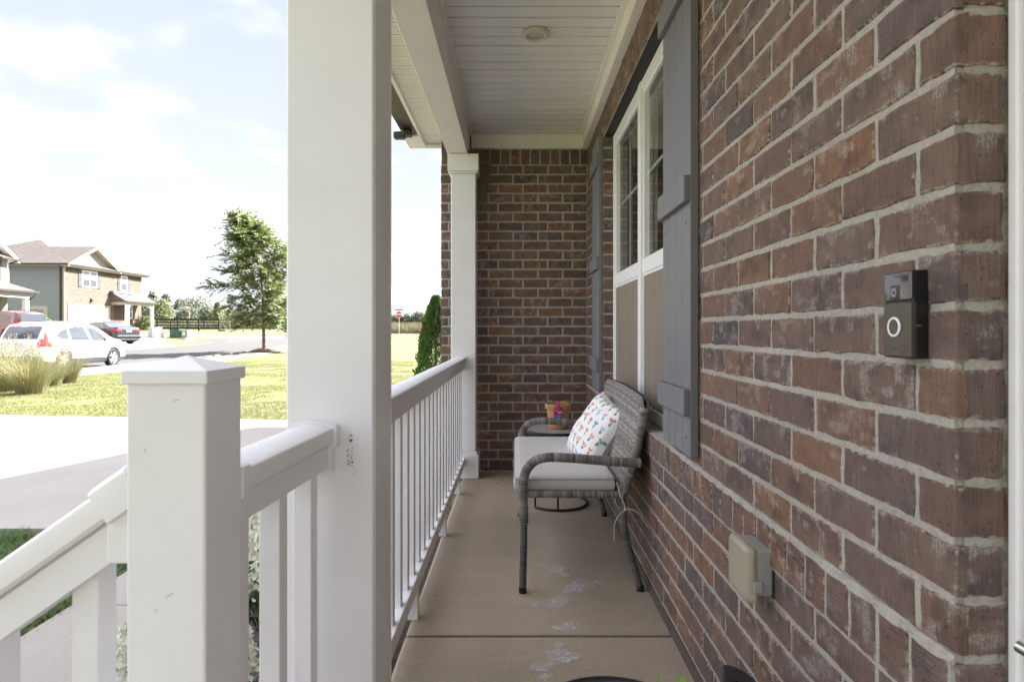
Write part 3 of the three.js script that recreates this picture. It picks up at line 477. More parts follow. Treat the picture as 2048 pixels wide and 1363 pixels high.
railing('short white railing between the pyramid-capped post and the mildewed column', [-0.452, -0.892], [-0.433, -1.3145], [-0.957, -1.105, -1.253], [], [[-0.8925, -1], [-1.3143, 1]]);
{ // newel with pyramid cap
  const p = thing('newel_post', 'square white post with a pyramid cap at the head of the steps', 'post'), x = -0.4565, z = -0.840, h = 0.052;
  part(p, 'post', boxAt(x - h, x + h, FLOOR + 0.001, CY(-0.066), z - h, z + h, 0.0045, 1), white);
  const c = 0.0565, y0 = CY(-0.070), y1 = CY(-0.0525), y2 = CY(-0.034), q = [[x - c, z + c], [x + c, z + c], [x + c, z - c], [x - c, z - c]];
  const cap = []; for (let i = 0; i < 4; i++) { const [ax, az] = q[i], [bx, bz] = q[(i + 1) % 4]; cap.push([[ax, y1, az], [bx, y1, bz], [x, y2, z]]); }
  part(p, 'cap', [boxAt(x - c, x + c, y0, y1 + 0.001, z - c, z + c, 0.0025, 1), quadPoly(cap)], white);
  part(p, 'scuff', [[338, 1190, 0.011, 0.5], [311, 1220, 0.003, 1.2], [352, 800, 0.006, 0.3], [290, 900, 0.004, 1.4]].map(([px, py, l, a]) => { const q = PL(px, py, 0.7878), g = new THREE.SphereGeometry(1, 6, 4); g.scale(l, 0.0011, 0.0002); g.rotateZ(a); g.translate(q.x, q.y, -0.7881); return g; }), std(0.46, 0.46, 0.48, 0.7)).userData.kind = 'stuff';
  part(p, 'base_trim', boxAt(x - 0.062, x + 0.062, FLOOR + 0.002, FLOOR + 0.05, z - 0.062, z + 0.062, 0.005), white);
  rebase(p, x, FLOOR, z);
}
{ // stair rail falling away from the newel
  const r = thing('stair_railing', 'sloping white stair railing running down from the capped post', 'railing'), z = -0.840;
  const top = (x) => CY(-0.171) + (x + 0.5085) * 0.70;                  // crown line, measured on the photograph
  const x0 = -0.512, x1 = -1.02;
  part(r, 'top_rail', railGeo(railShape(), [x0 - 0.03, top(x0 - 0.03) - 0.016, z], [x1, top(x1) - 0.016, z]), white);
  part(r, 'bottom_rail', railGeo(bottomShape(), [x0, top(x0) - 0.80, z], [x1, top(x1) - 0.80, z]), white);
  for (const x of [-0.585, -0.7215, -0.858, -0.9945]) { const y0 = top(x) - 0.81, y1 = top(x) - 0.10; const m = part(r, 'baluster', balGeo, white, [x, y0, z]); m.scale.y = y1 - y0; }
  part(r, 'bracket', [railGeo((() => { const q = new THREE.Shape(), w = 0.0505; q.moveTo(-0.040, -0.088); q.lineTo(0.040, -0.088); q.lineTo(0.0405, -0.042); q.lineTo(w, -0.038); q.lineTo(w, 0.002); q.quadraticCurveTo(w, 0.008, w - 0.008, 0.010); q.quadraticCurveTo(0, 0.0235, -w + 0.008, 0.010); q.quadraticCurveTo(-w, 0.008, -w, 0.002); q.lineTo(-w, -0.038); q.lineTo(-0.0405, -0.042); q.closePath(); return q; })(), [-0.5095, top(-0.5095) - 0.016, z], [-0.5565, top(-0.5565) - 0.016, z]), boxAt(-0.5405, -0.5085, CY(-0.308), CY(-0.2), z - 0.043, z + 0.043, 0.004)], white);
  part(r, 'bottom_bracket', boxAt(-0.53, -0.5085, top(x0) - 0.88, top(x0) - 0.79, z - 0.042, z + 0.042, 0.004), white);
  part(r, 'lower_post', boxAt(x1 - 0.104, x1, 0.03, top(x1) + 0.12, z - 0.052, z + 0.052, 0.004), white);
  rebase(r, -0.75, 0.03, z);
}

// ------------------------------------------------------------------ things on the porch walls and ceiling
const font = await new FontLoader().loadAsync('fonts/droid/droid_sans_bold.typeface.json');
{ // doorbell
  const d = thing('video_doorbell', 'slim dark video doorbell with a white ring button on the brick', 'doorbell');
  const x0 = WALL - 0.0275, x1 = WALL + 0.002, y0 = CY(-0.0405), y1 = CY(0.087), ym = CY(0.0425), z0 = -0.921, z1 = -0.859;
  part(d, 'body', boxAt(x0 + 0.004, x1, y0, y1, z0, z1, 0.003), phys(0.012, 0.011, 0.011, 0.35));
  part(d, 'faceplate', boxAt(x0, x0 + 0.012, y0 + 0.0005, ym, z0 - 0.0003, z1 + 0.0003, 0.0035), std(0.085, 0.072, 0.058, 0.38, { metalness: 0.55 }));
  part(d, 'camera_window', boxAt(x0 + 0.0005, x0 + 0.012, ym + 0.0006, y1 - 0.0004, z0 - 0.0001, z1 + 0.0001, 0.0035), phys(0.015, 0.015, 0.017, 0.06, { clearcoat: 1, clearcoatRoughness: 0.03 }));
  const hood = part(d, 'camera', boxAt(x0 - 0.0008, x0 + 0.006, CY(0.046), CY(0.067), -0.904, -0.881, 0.0025), phys(0.02, 0.021, 0.02, 0.15));
  part(hood, 'lens', new THREE.CylinderGeometry(0.0068, 0.0068, 0.002, 28).rotateZ(Math.PI / 2).translate(x0 - 0.0009, CY(0.0565), -0.8925), phys(0.07, 0.08, 0.095, 0.1, { clearcoat: 1 }));
  part(hood, 'pupil', new THREE.SphereGeometry(0.0034, 16, 8).scale(0.3, 1, 1).translate(x0 - 0.0019, CY(0.0565), -0.8925), phys(0.005, 0.005, 0.006, 0.05, { clearcoat: 1 }));
  const by = CY(0.0055), bz = -0.8925;
  part(d, 'button', new THREE.CylinderGeometry(0.0125, 0.0125, 0.003, 36).rotateZ(Math.PI / 2).translate(x0 - 0.0006, by, bz), std(0.08, 0.068, 0.055, 0.4, { metalness: 0.5 }));
  part(d, 'button_ring', new THREE.TorusGeometry(0.0130, 0.0019, 10, 44).rotateY(Math.PI / 2).translate(x0 - 0.0012, by, bz), phys(0.85, 0.85, 0.87, 0.3));
  const t = new TextGeometry('ring', { font, size: 0.0062, depth: 0.0004, curveSegments: 4 }); t.computeBoundingBox(); t.translate(-(t.boundingBox.max.x) / 2, 0, 0); t.rotateY(-Math.PI / 2); t.translate(x0 - 0.0002, CY(-0.034), -0.8895);
  part(d, 'lettering', t, std(0.28, 0.12, 0.055, 0.5));
  part(d, 'side_slot', boxAt(x0 + 0.009, x0 + 0.017, CY(0.006), CY(0.0085), z1 - 0.001, z1 + 0.0004, 0.0004), std(0.11, 0.11, 0.11, 0.5));
  rebase(d, WALL, y0, -0.89);
}
{ // weatherproof outlet with a clouded bubble cover
  const o = thing('outlet_cover', 'yellowed clear bubble outlet cover on the lower brick wall', 'outlet'), y0 = CY(-0.612), y1 = CY(-0.497);
  part(o, 'base_box', boxAt(WALL - 0.036, WALL - 0.002, y0 + 0.008, y1 - 0.002, -1.482, -1.372, 0.006), std(0.30, 0.305, 0.285, 0.6));
  part(o, 'gasket', boxAt(WALL - 0.004, WALL + 0.001, y0 + 0.004, y1 + 0.002, -1.486, -1.368, 0.002), std(0.02, 0.02, 0.02, 0.9));
  const cov = part(o, 'bubble_cover', boxAt(WALL - 0.067, WALL - 0.036, y0 - 0.010, y1 + 0.006, -1.488, -1.366, 0.015), phys(0.80, 0.76, 0.64, 0.30, { transmission: 0.72, thickness: 0 }));
  part(cov, 'outlet_face', boxAt(WALL - 0.041, WALL - 0.0365, y0 + 0.014, y1 - 0.012, -1.462, -1.392, 0.002), std(0.40, 0.36, 0.29, 0.6));
  part(cov, 'hinge', [boxAt(WALL - 0.050, WALL - 0.030, y0 + 0.02, y0 + 0.045, -1.371, -1.362, 0.003)], std(0.33, 0.33, 0.31, 0.6));
  rebase(o, WALL, y0, -1.43);
}
{ // flush ceiling light, off
  const l = thing('ceiling_light', 'round cream ceiling light, unlit, on the white porch ceiling', 'light fixture'), x = 0.108, z = -3.256;
  part(l, 'trim_ring', lathe([[0.046, -0.016], [0.050, -0.021], [0.060, -0.022], [0.068, -0.017], [0.0725, -0.008], [0.0725, 0.001], [0.046, 0.001], [0.046, -0.016]], 40), std(0.62, 0.56, 0.42, 0.5), [x, CEIL, z]);
  part(l, 'diffuser', lathe([[0.0005, -0.0105], [0.046, -0.0095], [0.046, 0]], 40), phys(0.55, 0.53, 0.52, 0.4), [x, CEIL, z]);
  rebase(l, x, CEIL, z);
}
{ // nest of straw wedged on the column head
  const f = rng(71), gs = [], c = new THREE.Vector3(-0.335, BEAM + 0.012, -4.80);
  for (let i = 0; i < 420; i++) {
    const a = rr(0, 6.28, f), h = rr(-0.5, 0.5, f), q = Math.sqrt(f()) , p = c.clone().add(new THREE.Vector3(Math.cos(a) * 0.085 * q + 0.035, h * 0.11 - 0.03 * q, Math.sin(a) * 0.09 * q)), l = rr(0.03, 0.09, f), b = a + rr(-0.7, 0.7, f) + 1.57;
    const e = p.clone().add(new THREE.Vector3(Math.cos(b) * l, rr(-0.035, 0.02, f), Math.sin(b) * l * 0.6));
    if (e.z < -BACK + 0.004) e.z = -BACK + 0.004; if (p.z < -BACK + 0.004) p.z = -BACK + 0.004; if (p.x < -0.366) p.x = -0.366; if (e.x < -0.366) e.x = -0.366;
    gs.push(tube([p, p.clone().lerp(e, 0.5).add(new THREE.Vector3(0, rr(-0.008, 0.008, f), 0)), e], rr(0.0016, 0.0036, f), 3, 4));
  }
  for (let i = 0; i < 170; i++) { // trailing strands
    const x = rr(-0.30, -0.215, f), y = BEAM - rr(-0.01, 0.06, f), l = Math.pow(f(), 1.6) * 0.36 + 0.04, s = rr(-0.05, 0.03, f) - (x + 0.255) * l * 1.6, z = -rr(4.82, 4.925, f);
    gs.push(tube([[x, y, z], [x + s * 0.4 + rr(-0.01, 0.01, f), y - l * 0.35, z - 0.004], [x + s + rr(-0.02, 0.02, f), y - l * 0.75, z], [x + s + rr(-0.015, 0.015, f), y - l, z]], rr(0.0013, 0.0024, f), 6, 4));
  }
  const m = single('bird_nest', 'straggly straw bird nest wedged above the far column capital', 'nest', gs, std(0.25, 0.19, 0.125, 0.95));
}

// ------------------------------------------------------------------ wicker loveseat
const wickerTones = [[0.20, 0.184, 0.164], [0.155, 0.145, 0.131], [0.25, 0.232, 0.205], [0.12, 0.113, 0.104], [0.30, 0.278, 0.245], [0.17, 0.160, 0.146]];
const wicker = new THREE.MeshStandardMaterial({ vertexColors: true, roughness: 0.62 });
function wrapped(pts, r, pitch, f, tones = wickerTones, rad = 12) {     // a pole wound with cane: one ridge for each turn
  const cv = new THREE.CatmullRomCurve3(pts.map((p) => new THREE.Vector3(...p)), false, 'centripetal'), L = cv.getLength(), n = Math.max(4, Math.round(L / pitch)), rings = n * 3, fr = cv.computeFrenetFrames(rings, false), P = [], N = [], C = [], I = [];
  let tone = tones[0];
  for (let i = 0; i <= rings; i++) {
    if (i % 3 === 0) { const b = Math.floor(i / 3 / 5); tone = tones[Math.floor(hash(b, Math.floor(r * 1e4), Math.floor(f() * 3)) * tones.length)]; const k = rr(0.75, 1.2, f); tone = tone.map((q) => q * k); }
    const p = cv.getPointAt(Math.min(1, i / rings)), q = r * (i % 3 === 0 ? 0.87 : 1.0);
    for (let j = 0; j <= rad; j++) { const a = j / rad * Math.PI * 2, d = fr.normals[i].clone().multiplyScalar(Math.cos(a)).addScaledVector(fr.binormals[i], Math.sin(a)); P.push(p.x + d.x * q, p.y + d.y * q, p.z + d.z * q); N.push(d.x, d.y, d.z); const dark = i % 3 === 0 ? 0.55 : 1; C.push(tone[0] * dark, tone[1] * dark, tone[2] * dark); }
  }
  for (let i = 0; i < rings; i++) for (let j = 0; j < rad; j++) { const a = i * (rad + 1) + j, b = a + rad + 1; I.push(a, b, a + 1, a + 1, b, b + 1); }
  const g = new THREE.BufferGeometry(); g.setAttribute('position', new THREE.Float32BufferAttribute(P, 3)); g.setAttribute('color', new THREE.Float32BufferAttribute(C, 3)); g.setAttribute('uv', new THREE.Float32BufferAttribute(new Float32Array(P.length / 3 * 2), 2)); g.setIndex(I); g.computeVertexNormals(); return g;
}
const mc = (gs) => mergeGeometries(gs.map((g) => { const n = g.index ? g.toNonIndexed() : g; return n; }));
{
  const b = thing('wicker_loveseat', 'grey woven wicker loveseat with curved arms against the brick wall', 'loveseat'), f = rng(83), N = 2.632, F = 3.70;
  const y = (v) => FLOOR + v;
  for (const [d, nm] of [[N, 'arm'], [F, 'arm']]) {
    part(b, 'arm', wrapped([[0.036, y(0.30), -d], [0.033, y(0.40), -d], [0.030, y(0.45), -d], [0.036, y(0.50), -d], [0.055, y(0.545), -d], [0.090, y(0.576), -d], [0.135, y(0.588), -d], [0.22, y(0.587), -d], [0.34, y(0.578), -d], [0.44, y(0.570), -d], [0.545, y(0.565), -d]], 0.0215, 0.0115, f), wicker);
    part(b, 'leg', wrapped([[0.036, y(0.298), -d], [0.035, y(0.2), -d], [0.033, y(0.1), -d], [0.031, y(0.018), -d]], 0.0165, 0.0065, f, [[0.115, 0.112, 0.108], [0.135, 0.13, 0.124], [0.10, 0.098, 0.095]]), wicker);
    part(b, 'leg', wrapped([[0.470, y(0.40), -d - 0.012], [0.472, y(0.32), -d - 0.012], [0.479, y(0.26), -d - 0.014], [0.500, y(0.17), -d - 0.016], [0.525, y(0.09), -d - 0.018], [0.545, y(0.018), -d - 0.02]], 0.0165, 0.0065, f, [[0.15, 0.145, 0.138], [0.175, 0.168, 0.158], [0.12, 0.116, 0.11]]), wicker);
    for (const [x, dd] of [[0.031, 0], [0.547, 0.02]]) part(b, 'foot_cap', new THREE.CylinderGeometry(0.0175, 0.0165, 0.026, 16).translate(x, y(0.014), -d - dd), std(0.012, 0.012, 0.012, 0.6));
    part(b, 'side_rail', wrapped([[0.05, y(0.428), -d - 0.004], [0.25, y(0.427), -d - 0.004], [0.47, y(0.425), -d - 0.004]], 0.0165, 0.0075, f), wicker);
  }
  part(b, 'front_rail', wrapped([[0.03, y(0.428), -N - 0.02], [0.028, y(0.428), -3.2], [0.03, y(0.428), -F + 0.02]], 0.0165, 0.0085, f), wicker);
  part(b, 'rear_rail', wrapped([[0.465, y(0.42), -N - 0.02], [0.465, y(0.42), -3.2], [0.465, y(0.42), -F + 0.02]], 0.0165, 0.0085, f), wicker);
  // woven backrest: every over-and-under of the cane is relief
  const nu = 212, nv = 150, P = [], C = [], I = [], H = 0.43, tw = 0.040;
  const rowTone = []; for (let i = 0; i < 80; i++) { const q = hash(i, 3, 8); rowTone.push(q < 0.16 ? [0.36, 0.335, 0.295] : q < 0.5 ? [0.225, 0.207, 0.186] : q < 0.8 ? [0.18, 0.167, 0.152] : [0.27, 0.248, 0.218]); }
  const rows = 44, cols = 66;
  for (let side = 0; side < 2; side++) for (let j = 0; j <= nv; j++) for (let i = 0; i <= nu; i++) {
    const u = i / nu, v = j / nv, d = N + 0.012 + (F - N - 0.024) * u;
    const edge = Math.min(u, 1 - u) * (F - N), top = (1 - v) * H, rnd = 0.055, cut = edge < rnd ? rnd - Math.sqrt(Math.max(0, rnd * rnd - (rnd - edge) ** 2)) : 0;
    const arch = 0.018 * Math.sin(Math.PI * u), hgt = (H + arch - cut * 0.9) * v, s = v;
    const cx = mix(0.470, 0.570, s) + 0.012 * Math.sin(Math.PI * s) - 0.010 * Math.sin(Math.PI * u), yy = y(0.418) + hgt;
    const fr = v * rows, r0 = Math.floor(fr), fc = u * cols + (r0 % 2) * 0.5, w = Math.sin(fc * Math.PI * 2) * 0.0022 + Math.sqrt(Math.max(0, 1 - (2 * (fr - r0) - 1) ** 2)) * 0.0042;
    const lim = Math.min(1, Math.min(u, 1 - u) * 26, (1 - v) * 14 + 0.05), half = (tw / 2) * Math.sqrt(Math.max(0, lim * (2 - lim)));
    P.push(cx + (side ? half : -half) - (side ? -1 : 1) * w * 0.9, yy, -d);
    const t = rowTone[(r0 * 3 + (Math.floor(fc) % 7 === 0 ? 1 : 0)) % 80], sp = Math.floor(fc), k = (0.85 + 0.3 * hash(r0, sp, 2)) * (fr - r0 < 0.12 ? 0.55 : 1) * (fc - sp < 0.1 ? 0.6 : 1);
    C.push(t[0] * k, t[1] * k, t[2] * k);
  }
  const S = (nu + 1) * (nv + 1);
  for (let side = 0; side < 2; side++) for (let j = 0; j < nv; j++) for (let i = 0; i < nu; i++) { const a = side * S + j * (nu + 1) + i, c = a + 1, d = a + nu + 1, e = d + 1; side ? I.push(a, d, c, c, d, e) : I.push(a, c, d, c, e, d); }
  const g = new THREE.BufferGeometry(); g.setAttribute('position', new THREE.Float32BufferAttribute(P, 3)); g.setAttribute('color', new THREE.Float32BufferAttribute(C, 3)); g.setIndex(I); g.computeVertexNormals();
  part(b, 'backrest', g, wicker);
  part(b, 'seat_panel', boxAt(0.04, 0.46, y(0.420), y(0.432), -F + 0.02, -N - 0.02), std(0.12, 0.112, 0.10, 0.8));
  // bound edge of the backrest
  const eg = []; for (let k = 0; k <= 14; k++) { const s = k / 14; eg.push([mix(0.470, 0.565, s) + 0.012 * Math.sin(Math.PI * s), y(0.418) + (H - 0.045) * s, -N - 0.014]); }
  part(b, 'edge_binding', wrapped(eg, 0.0185, 0.009, f), wicker);
  rebase(b, 0.29, FLOOR, -3.17);
}
const fabricBump = tex(256, 256, (u, v) => 0.5 + 0.25 * Math.sin(u * 256) + 0.25 * Math.sin(v * 256), { srgb: false });
{ // seat cushion, boxed and piped
  const c = thing('seat_cushion', 'light grey piped seat cushion tied onto the wicker loveseat', 'cushion'), y0 = FLOOR + 0.436, x0 = -0.012, x1 = 0.446, z0 = -3.690, z1 = -2.655;
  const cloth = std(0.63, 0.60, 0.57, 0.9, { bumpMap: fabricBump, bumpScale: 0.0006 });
  const W = x1 - x0, D = z1 - z0, T = 0.050, n = 60, m = 120, P = [], I = [];
  const inset = (a, A) => { const q = Math.min(a, A - a); return q; };
  for (const top of [1, 0]) for (let j = 0; j <= m; j++) for (let i = 0; i <= n; i++) {
    const e = (t) => 0.5 - 0.5 * Math.cos(Math.PI * t);
    let x = W * mix(i / n, e(i / n), 0.7), z = D * mix(j / m, e(j / m), 0.7); const q = Math.min(inset(x, W), inset(z, D));
    const rim = Math.min(1, q / 0.075), dome = Math.sqrt(Math.max(0, rim * (2 - rim)));
    const cor = Math.hypot(Math.max(0, 0.05 - inset(x, W)), Math.max(0, 0.05 - inset(z, D)));
    const pucker = (1 - Math.min(1, q / 0.07)) * Math.min(1, q / 0.012) * (Math.sin(z * 190 + 3 * Math.sin(z * 23)) * 0.5 + Math.sin(x * 210 + 2 * Math.sin(x * 31)) * 0.5) * 0.0032;
    const wav = (fbm((x0 + x) * 7, z * 5, 91, 3) - 0.5) * 0.006 * rim;
    const px = x < 0.05 || x > W - 0.05 ? 0 : 0;
    const shrinkX = x + (W / 2 - x) / W * cor * 0.35, shrinkZ = z + (D / 2 - z) / D * cor * 0.35;
    P.push(x0 + shrinkX + px, top ? y0 + T + dome * 0.017 + pucker + wav : y0 + 0.001, z0 + shrinkZ);
  }
  const S = (n + 1) * (m + 1);
  for (const top of [0, 1]) for (let j = 0; j < m; j++) for (let i = 0; i < n; i++) { const a = top * S + j * (n + 1) + i, b = a + 1, d = a + n + 1, e = d + 1; top ? I.push(a, b, d, b, e, d) : I.push(a, d, b, b, d, e); }
  const rimIdx = []; for (let i = 0; i < n; i++) rimIdx.push(i); for (let j = 0; j < m; j++) rimIdx.push(j * (n + 1) + n); for (let i = n; i > 0; i--) rimIdx.push(m * (n + 1) + i); for (let j = m; j > 0; j--) rimIdx.push(j * (n + 1));
  // boxing: bulging band between the two seams
  const bandP = [], bi = [], cx = (x0 + x1) / 2, cz = (z0 + z1) / 2;
  rimIdx.forEach((r, k) => { for (let h = 0; h <= 4; h++) { const t = h / 4, a = r * 3, b = (S + r) * 3, x = P[a], z = P[a + 2], bul = Math.sin(Math.PI * t) * 0.006, dx = Math.abs(x - cx) > W / 2 - 0.03 ? Math.sign(x - cx) : 0, dz = Math.abs(z - cz) > D / 2 - 0.03 ? Math.sign(z - cz) : 0; bandP.push(x + dx * bul, mix(P[b + 1], P[a + 1], t), z + dz * bul); } });
  for (let k = 0; k < rimIdx.length; k++) { const k2 = (k + 1) % rimIdx.length; for (let h = 0; h < 4; h++) { const a = k * 5 + h, b = k2 * 5 + h; bi.push(a, b, a + 1, a + 1, b, b + 1); } }
  const gt = new THREE.BufferGeometry(); gt.setAttribute('position', new THREE.Float32BufferAttribute(P, 3)); gt.setIndex(I); gt.computeVertexNormals();
  const gb = new THREE.BufferGeometry(); gb.setAttribute('position', new THREE.Float32BufferAttribute(bandP, 3)); gb.setIndex(bi); gb.computeVertexNormals();
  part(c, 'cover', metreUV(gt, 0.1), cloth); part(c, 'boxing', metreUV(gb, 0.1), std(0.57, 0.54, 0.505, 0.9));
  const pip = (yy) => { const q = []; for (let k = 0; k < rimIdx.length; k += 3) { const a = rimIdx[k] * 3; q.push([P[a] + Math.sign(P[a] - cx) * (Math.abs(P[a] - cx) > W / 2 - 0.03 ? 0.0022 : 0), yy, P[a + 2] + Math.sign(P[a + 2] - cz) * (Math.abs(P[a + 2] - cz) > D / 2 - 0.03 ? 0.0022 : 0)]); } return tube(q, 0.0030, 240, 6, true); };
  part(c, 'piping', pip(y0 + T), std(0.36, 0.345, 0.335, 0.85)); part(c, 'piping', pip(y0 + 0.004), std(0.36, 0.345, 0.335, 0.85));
  part(c, 'care_tag', boxAt(0.055, 0.105, y0 + T - 0.003, y0 + T + 0.0045, z1 - 0.004, z1 + 0.0055, 0.001), std(0.36, 0.31, 0.27, 0.9));
  const tie = std(0.47, 0.43, 0.38, 0.9), tz = -2.628;
  part(c, 'tie', [tube([[0.445, y0 + 0.04, z1], [0.456, y0 - 0.01, tz + 0.01], [0.470, y0 - 0.048, tz + 0.022], [0.474, y0 - 0.066, tz + 0.024]], 0.0035, 14, 5), tube([[0.474, y0 - 0.066, tz + 0.024], [0.448, y0 - 0.085, tz + 0.03], [0.430, y0 - 0.115, tz + 0.03], [0.424, y0 - 0.15, tz + 0.03], [0.425, y0 - 0.20, tz + 0.03]], 0.0028, 16, 5), tube([[0.474, y0 - 0.066, tz + 0.024], [0.500, y0 - 0.064, tz + 0.03], [0.530, y0 - 0.082, tz + 0.03], [0.558, y0 - 0.122, tz + 0.03], [0.571, y0 - 0.142, tz + 0.03]], 0.0028, 16, 5), new THREE.SphereGeometry(0.008, 8, 6).translate(0.474, y0 - 0.066, tz + 0.024)], tie);
  rebase(c, 0.2, y0, -3.17);
}
{ // scatter cushion with a printed garden of little flowers
  const cv = document.createElement('canvas'); cv.width = cv.height = 1024; const k = cv.getContext('2d'), f = rng(97);
  k.fillStyle = '#f1efec'; k.fillRect(0, 0, 1024, 1024);
  const inks = ['#e58a56', '#de7350', '#6a8ac0', '#a3bde0', '#cc6278', '#e6ab62', '#5b958f', '#dfa0a4'], leaves = ['#54806a', '#5f8f82', '#4d736a', '#799172'];
  const flower = (x, y, s) => {
    const ink = inks[Math.floor(f() * inks.length)], leaf = leaves[Math.floor(f() * leaves.length)], kind = Math.floor(f() * 4), ang = rr(-0.4, 0.4, f);
    k.save(); k.translate(x, y); k.rotate(ang); k.scale(s, s);
    k.strokeStyle = leaf; k.lineWidth = 3.2; k.lineCap = 'round';
    const heads = kind === 3 ? 5 : 3;
    for (let i = 0; i < heads; i++) { const hx = (i - (heads - 1) / 2) * 17, hy = -24 - (i % 2 ? 0 : 10) - rr(0, 8, f); k.beginPath(); k.moveTo(0, 34); k.quadraticCurveTo(hx * 0.3, 8, hx, hy); k.stroke(); }
    k.fillStyle = leaf; for (let i = 0; i < 6; i++) { const a = rr(-1.1, 1.1, f), l = rr(12, 24, f); k.save(); k.translate(rr(-6, 6, f), rr(6, 32, f)); k.rotate(a); k.beginPath(); k.ellipse(0, -l / 2, 4.2, l / 1.6, 0, 0, 7); k.fill(); k.restore(); }
    for (let i = 0; i < heads; i++) { const hx = (i - (heads - 1) / 2) * 17, hy = -28 - (i % 2 ? 0 : 10); k.fillStyle = ink; if (kind === 0) for (let p = 0; p < 6; p++) { k.save(); k.translate(hx, hy); k.rotate(p * 1.047); k.beginPath(); k.ellipse(0, -7, 4.5, 8, 0, 0, 7); k.fill(); k.restore(); } else if (kind === 1) { k.beginPath(); k.ellipse(hx, hy, 12, 14, 0, 0, 7); k.fill(); k.fillStyle = 'rgba(255,255,255,.35)'; k.beginPath(); k.ellipse(hx - 3, hy - 3, 4, 6, 0, 0, 7); k.fill(); } else { for (let p = 0; p < 9; p++) { k.beginPath(); k.ellipse(hx + rr(-10, 10, f), hy + rr(-12, 12, f), 4.5, 4.5, 0, 0, 7); k.fill(); } } k.fillStyle = '#f4d9a0'; if (kind !== 2) { k.beginPath(); k.ellipse(hx, hy, 3, 3, 0, 0, 7); k.fill(); } }
    k.restore();
  };
  for (let j = 0; j < 6; j++) for (let i = 0; i < 6; i++) flower(85 + i * 171 + (j % 2) * 60 - 30 + rr(-10, 10, f), 92 + j * 171 + rr(-8, 8, f), rr(1.25, 1.65, f));
  const map = new THREE.CanvasTexture(cv); map.colorSpace = THREE.SRGBColorSpace; map.magFilter = THREE.LinearFilter;
  const p = thing('floral_pillow', 'white throw pillow printed with small orange and blue flowers', 'pillow');
  const S = 0.365, n = 44, face = (sgn) => {
    const P = [], U = [], I = [];
    for (let j = 0; j <= n; j++) for (let i = 0; i <= n; i++) {
      const u = i / n * 2 - 1, v = j / n * 2 - 1, a = Math.max(0, 1 - Math.abs(u) ** 2.6), b = Math.max(0, 1 - Math.abs(v) ** 2.6), t = Math.sqrt(a * b) ** 0.85;
      const pin = 1 - 0.085 * (1 - Math.abs(u * v)) * Math.max(Math.abs(u), Math.abs(v)) ** 3;
      const wr = (fbm(u * 4 + 9, v * 4 + 3, 99, 3) - 0.5) * 0.016 * t;
      P.push(u * S / 2 * pin, v * S / 2 * pin, sgn * (t * 0.078 + wr)); U.push(i / n, j / n);
    }
    for (let j = 0; j < n; j++) for (let i = 0; i < n; i++) { const a = j * (n + 1) + i, b = a + 1, d = a + n + 1, e = d + 1; sgn > 0 ? I.push(a, b, d, b, e, d) : I.push(a, d, b, b, d, e); }
    const g = new THREE.BufferGeometry(); g.setAttribute('position', new THREE.Float32BufferAttribute(P, 3)); g.setAttribute('uv', new THREE.Float32BufferAttribute(U, 2)); g.setIndex(I); g.computeVertexNormals(); return g;
  };
  // it leans on the backrest: its face looks across the porch and up, turned a little to the near end
  part(p, 'printed_face', face(1), std(1, 1, 1, 0.9, { map, bumpMap: fabricBump, bumpScale: 0.0004 }));
  part(p, 'plain_back', face(-1), std(0.50, 0.50, 0.51, 0.9));
  part(p, 'zip_seam', tube(Array.from({ length: 40 }, (_, i) => { const a = i / 40 * 4, s = Math.floor(a), t = (a - s) * 2 - 1, q = (c) => 1 - 0.085 * (1 - Math.abs(c)); const [u, v] = [[t, -1], [1, t], [-t, 1], [-1, -t]][s]; const pin = 1 - 0.085 * (1 - Math.abs(u * v)) * Math.max(Math.abs(u), Math.abs(v)) ** 3; return [u * S / 2 * pin, v * S / 2 * pin, 0]; }), 0.0022, 160, 5, true), std(0.6, 0.59, 0.57, 0.9));
  p.position.set(0.425, FLOOR + 0.612, -3.17);
  const face3 = new THREE.Vector3(-0.80, 0.50, 0.30).normalize(), up = new THREE.Vector3(0.5, 0.86, 0.16), xx = up.clone().cross(face3).normalize(), yy = face3.clone().cross(xx);
  p.quaternion.setFromRotationMatrix(new THREE.Matrix4().makeBasis(xx, yy, face3)); p.rotateZ(0.10);
}
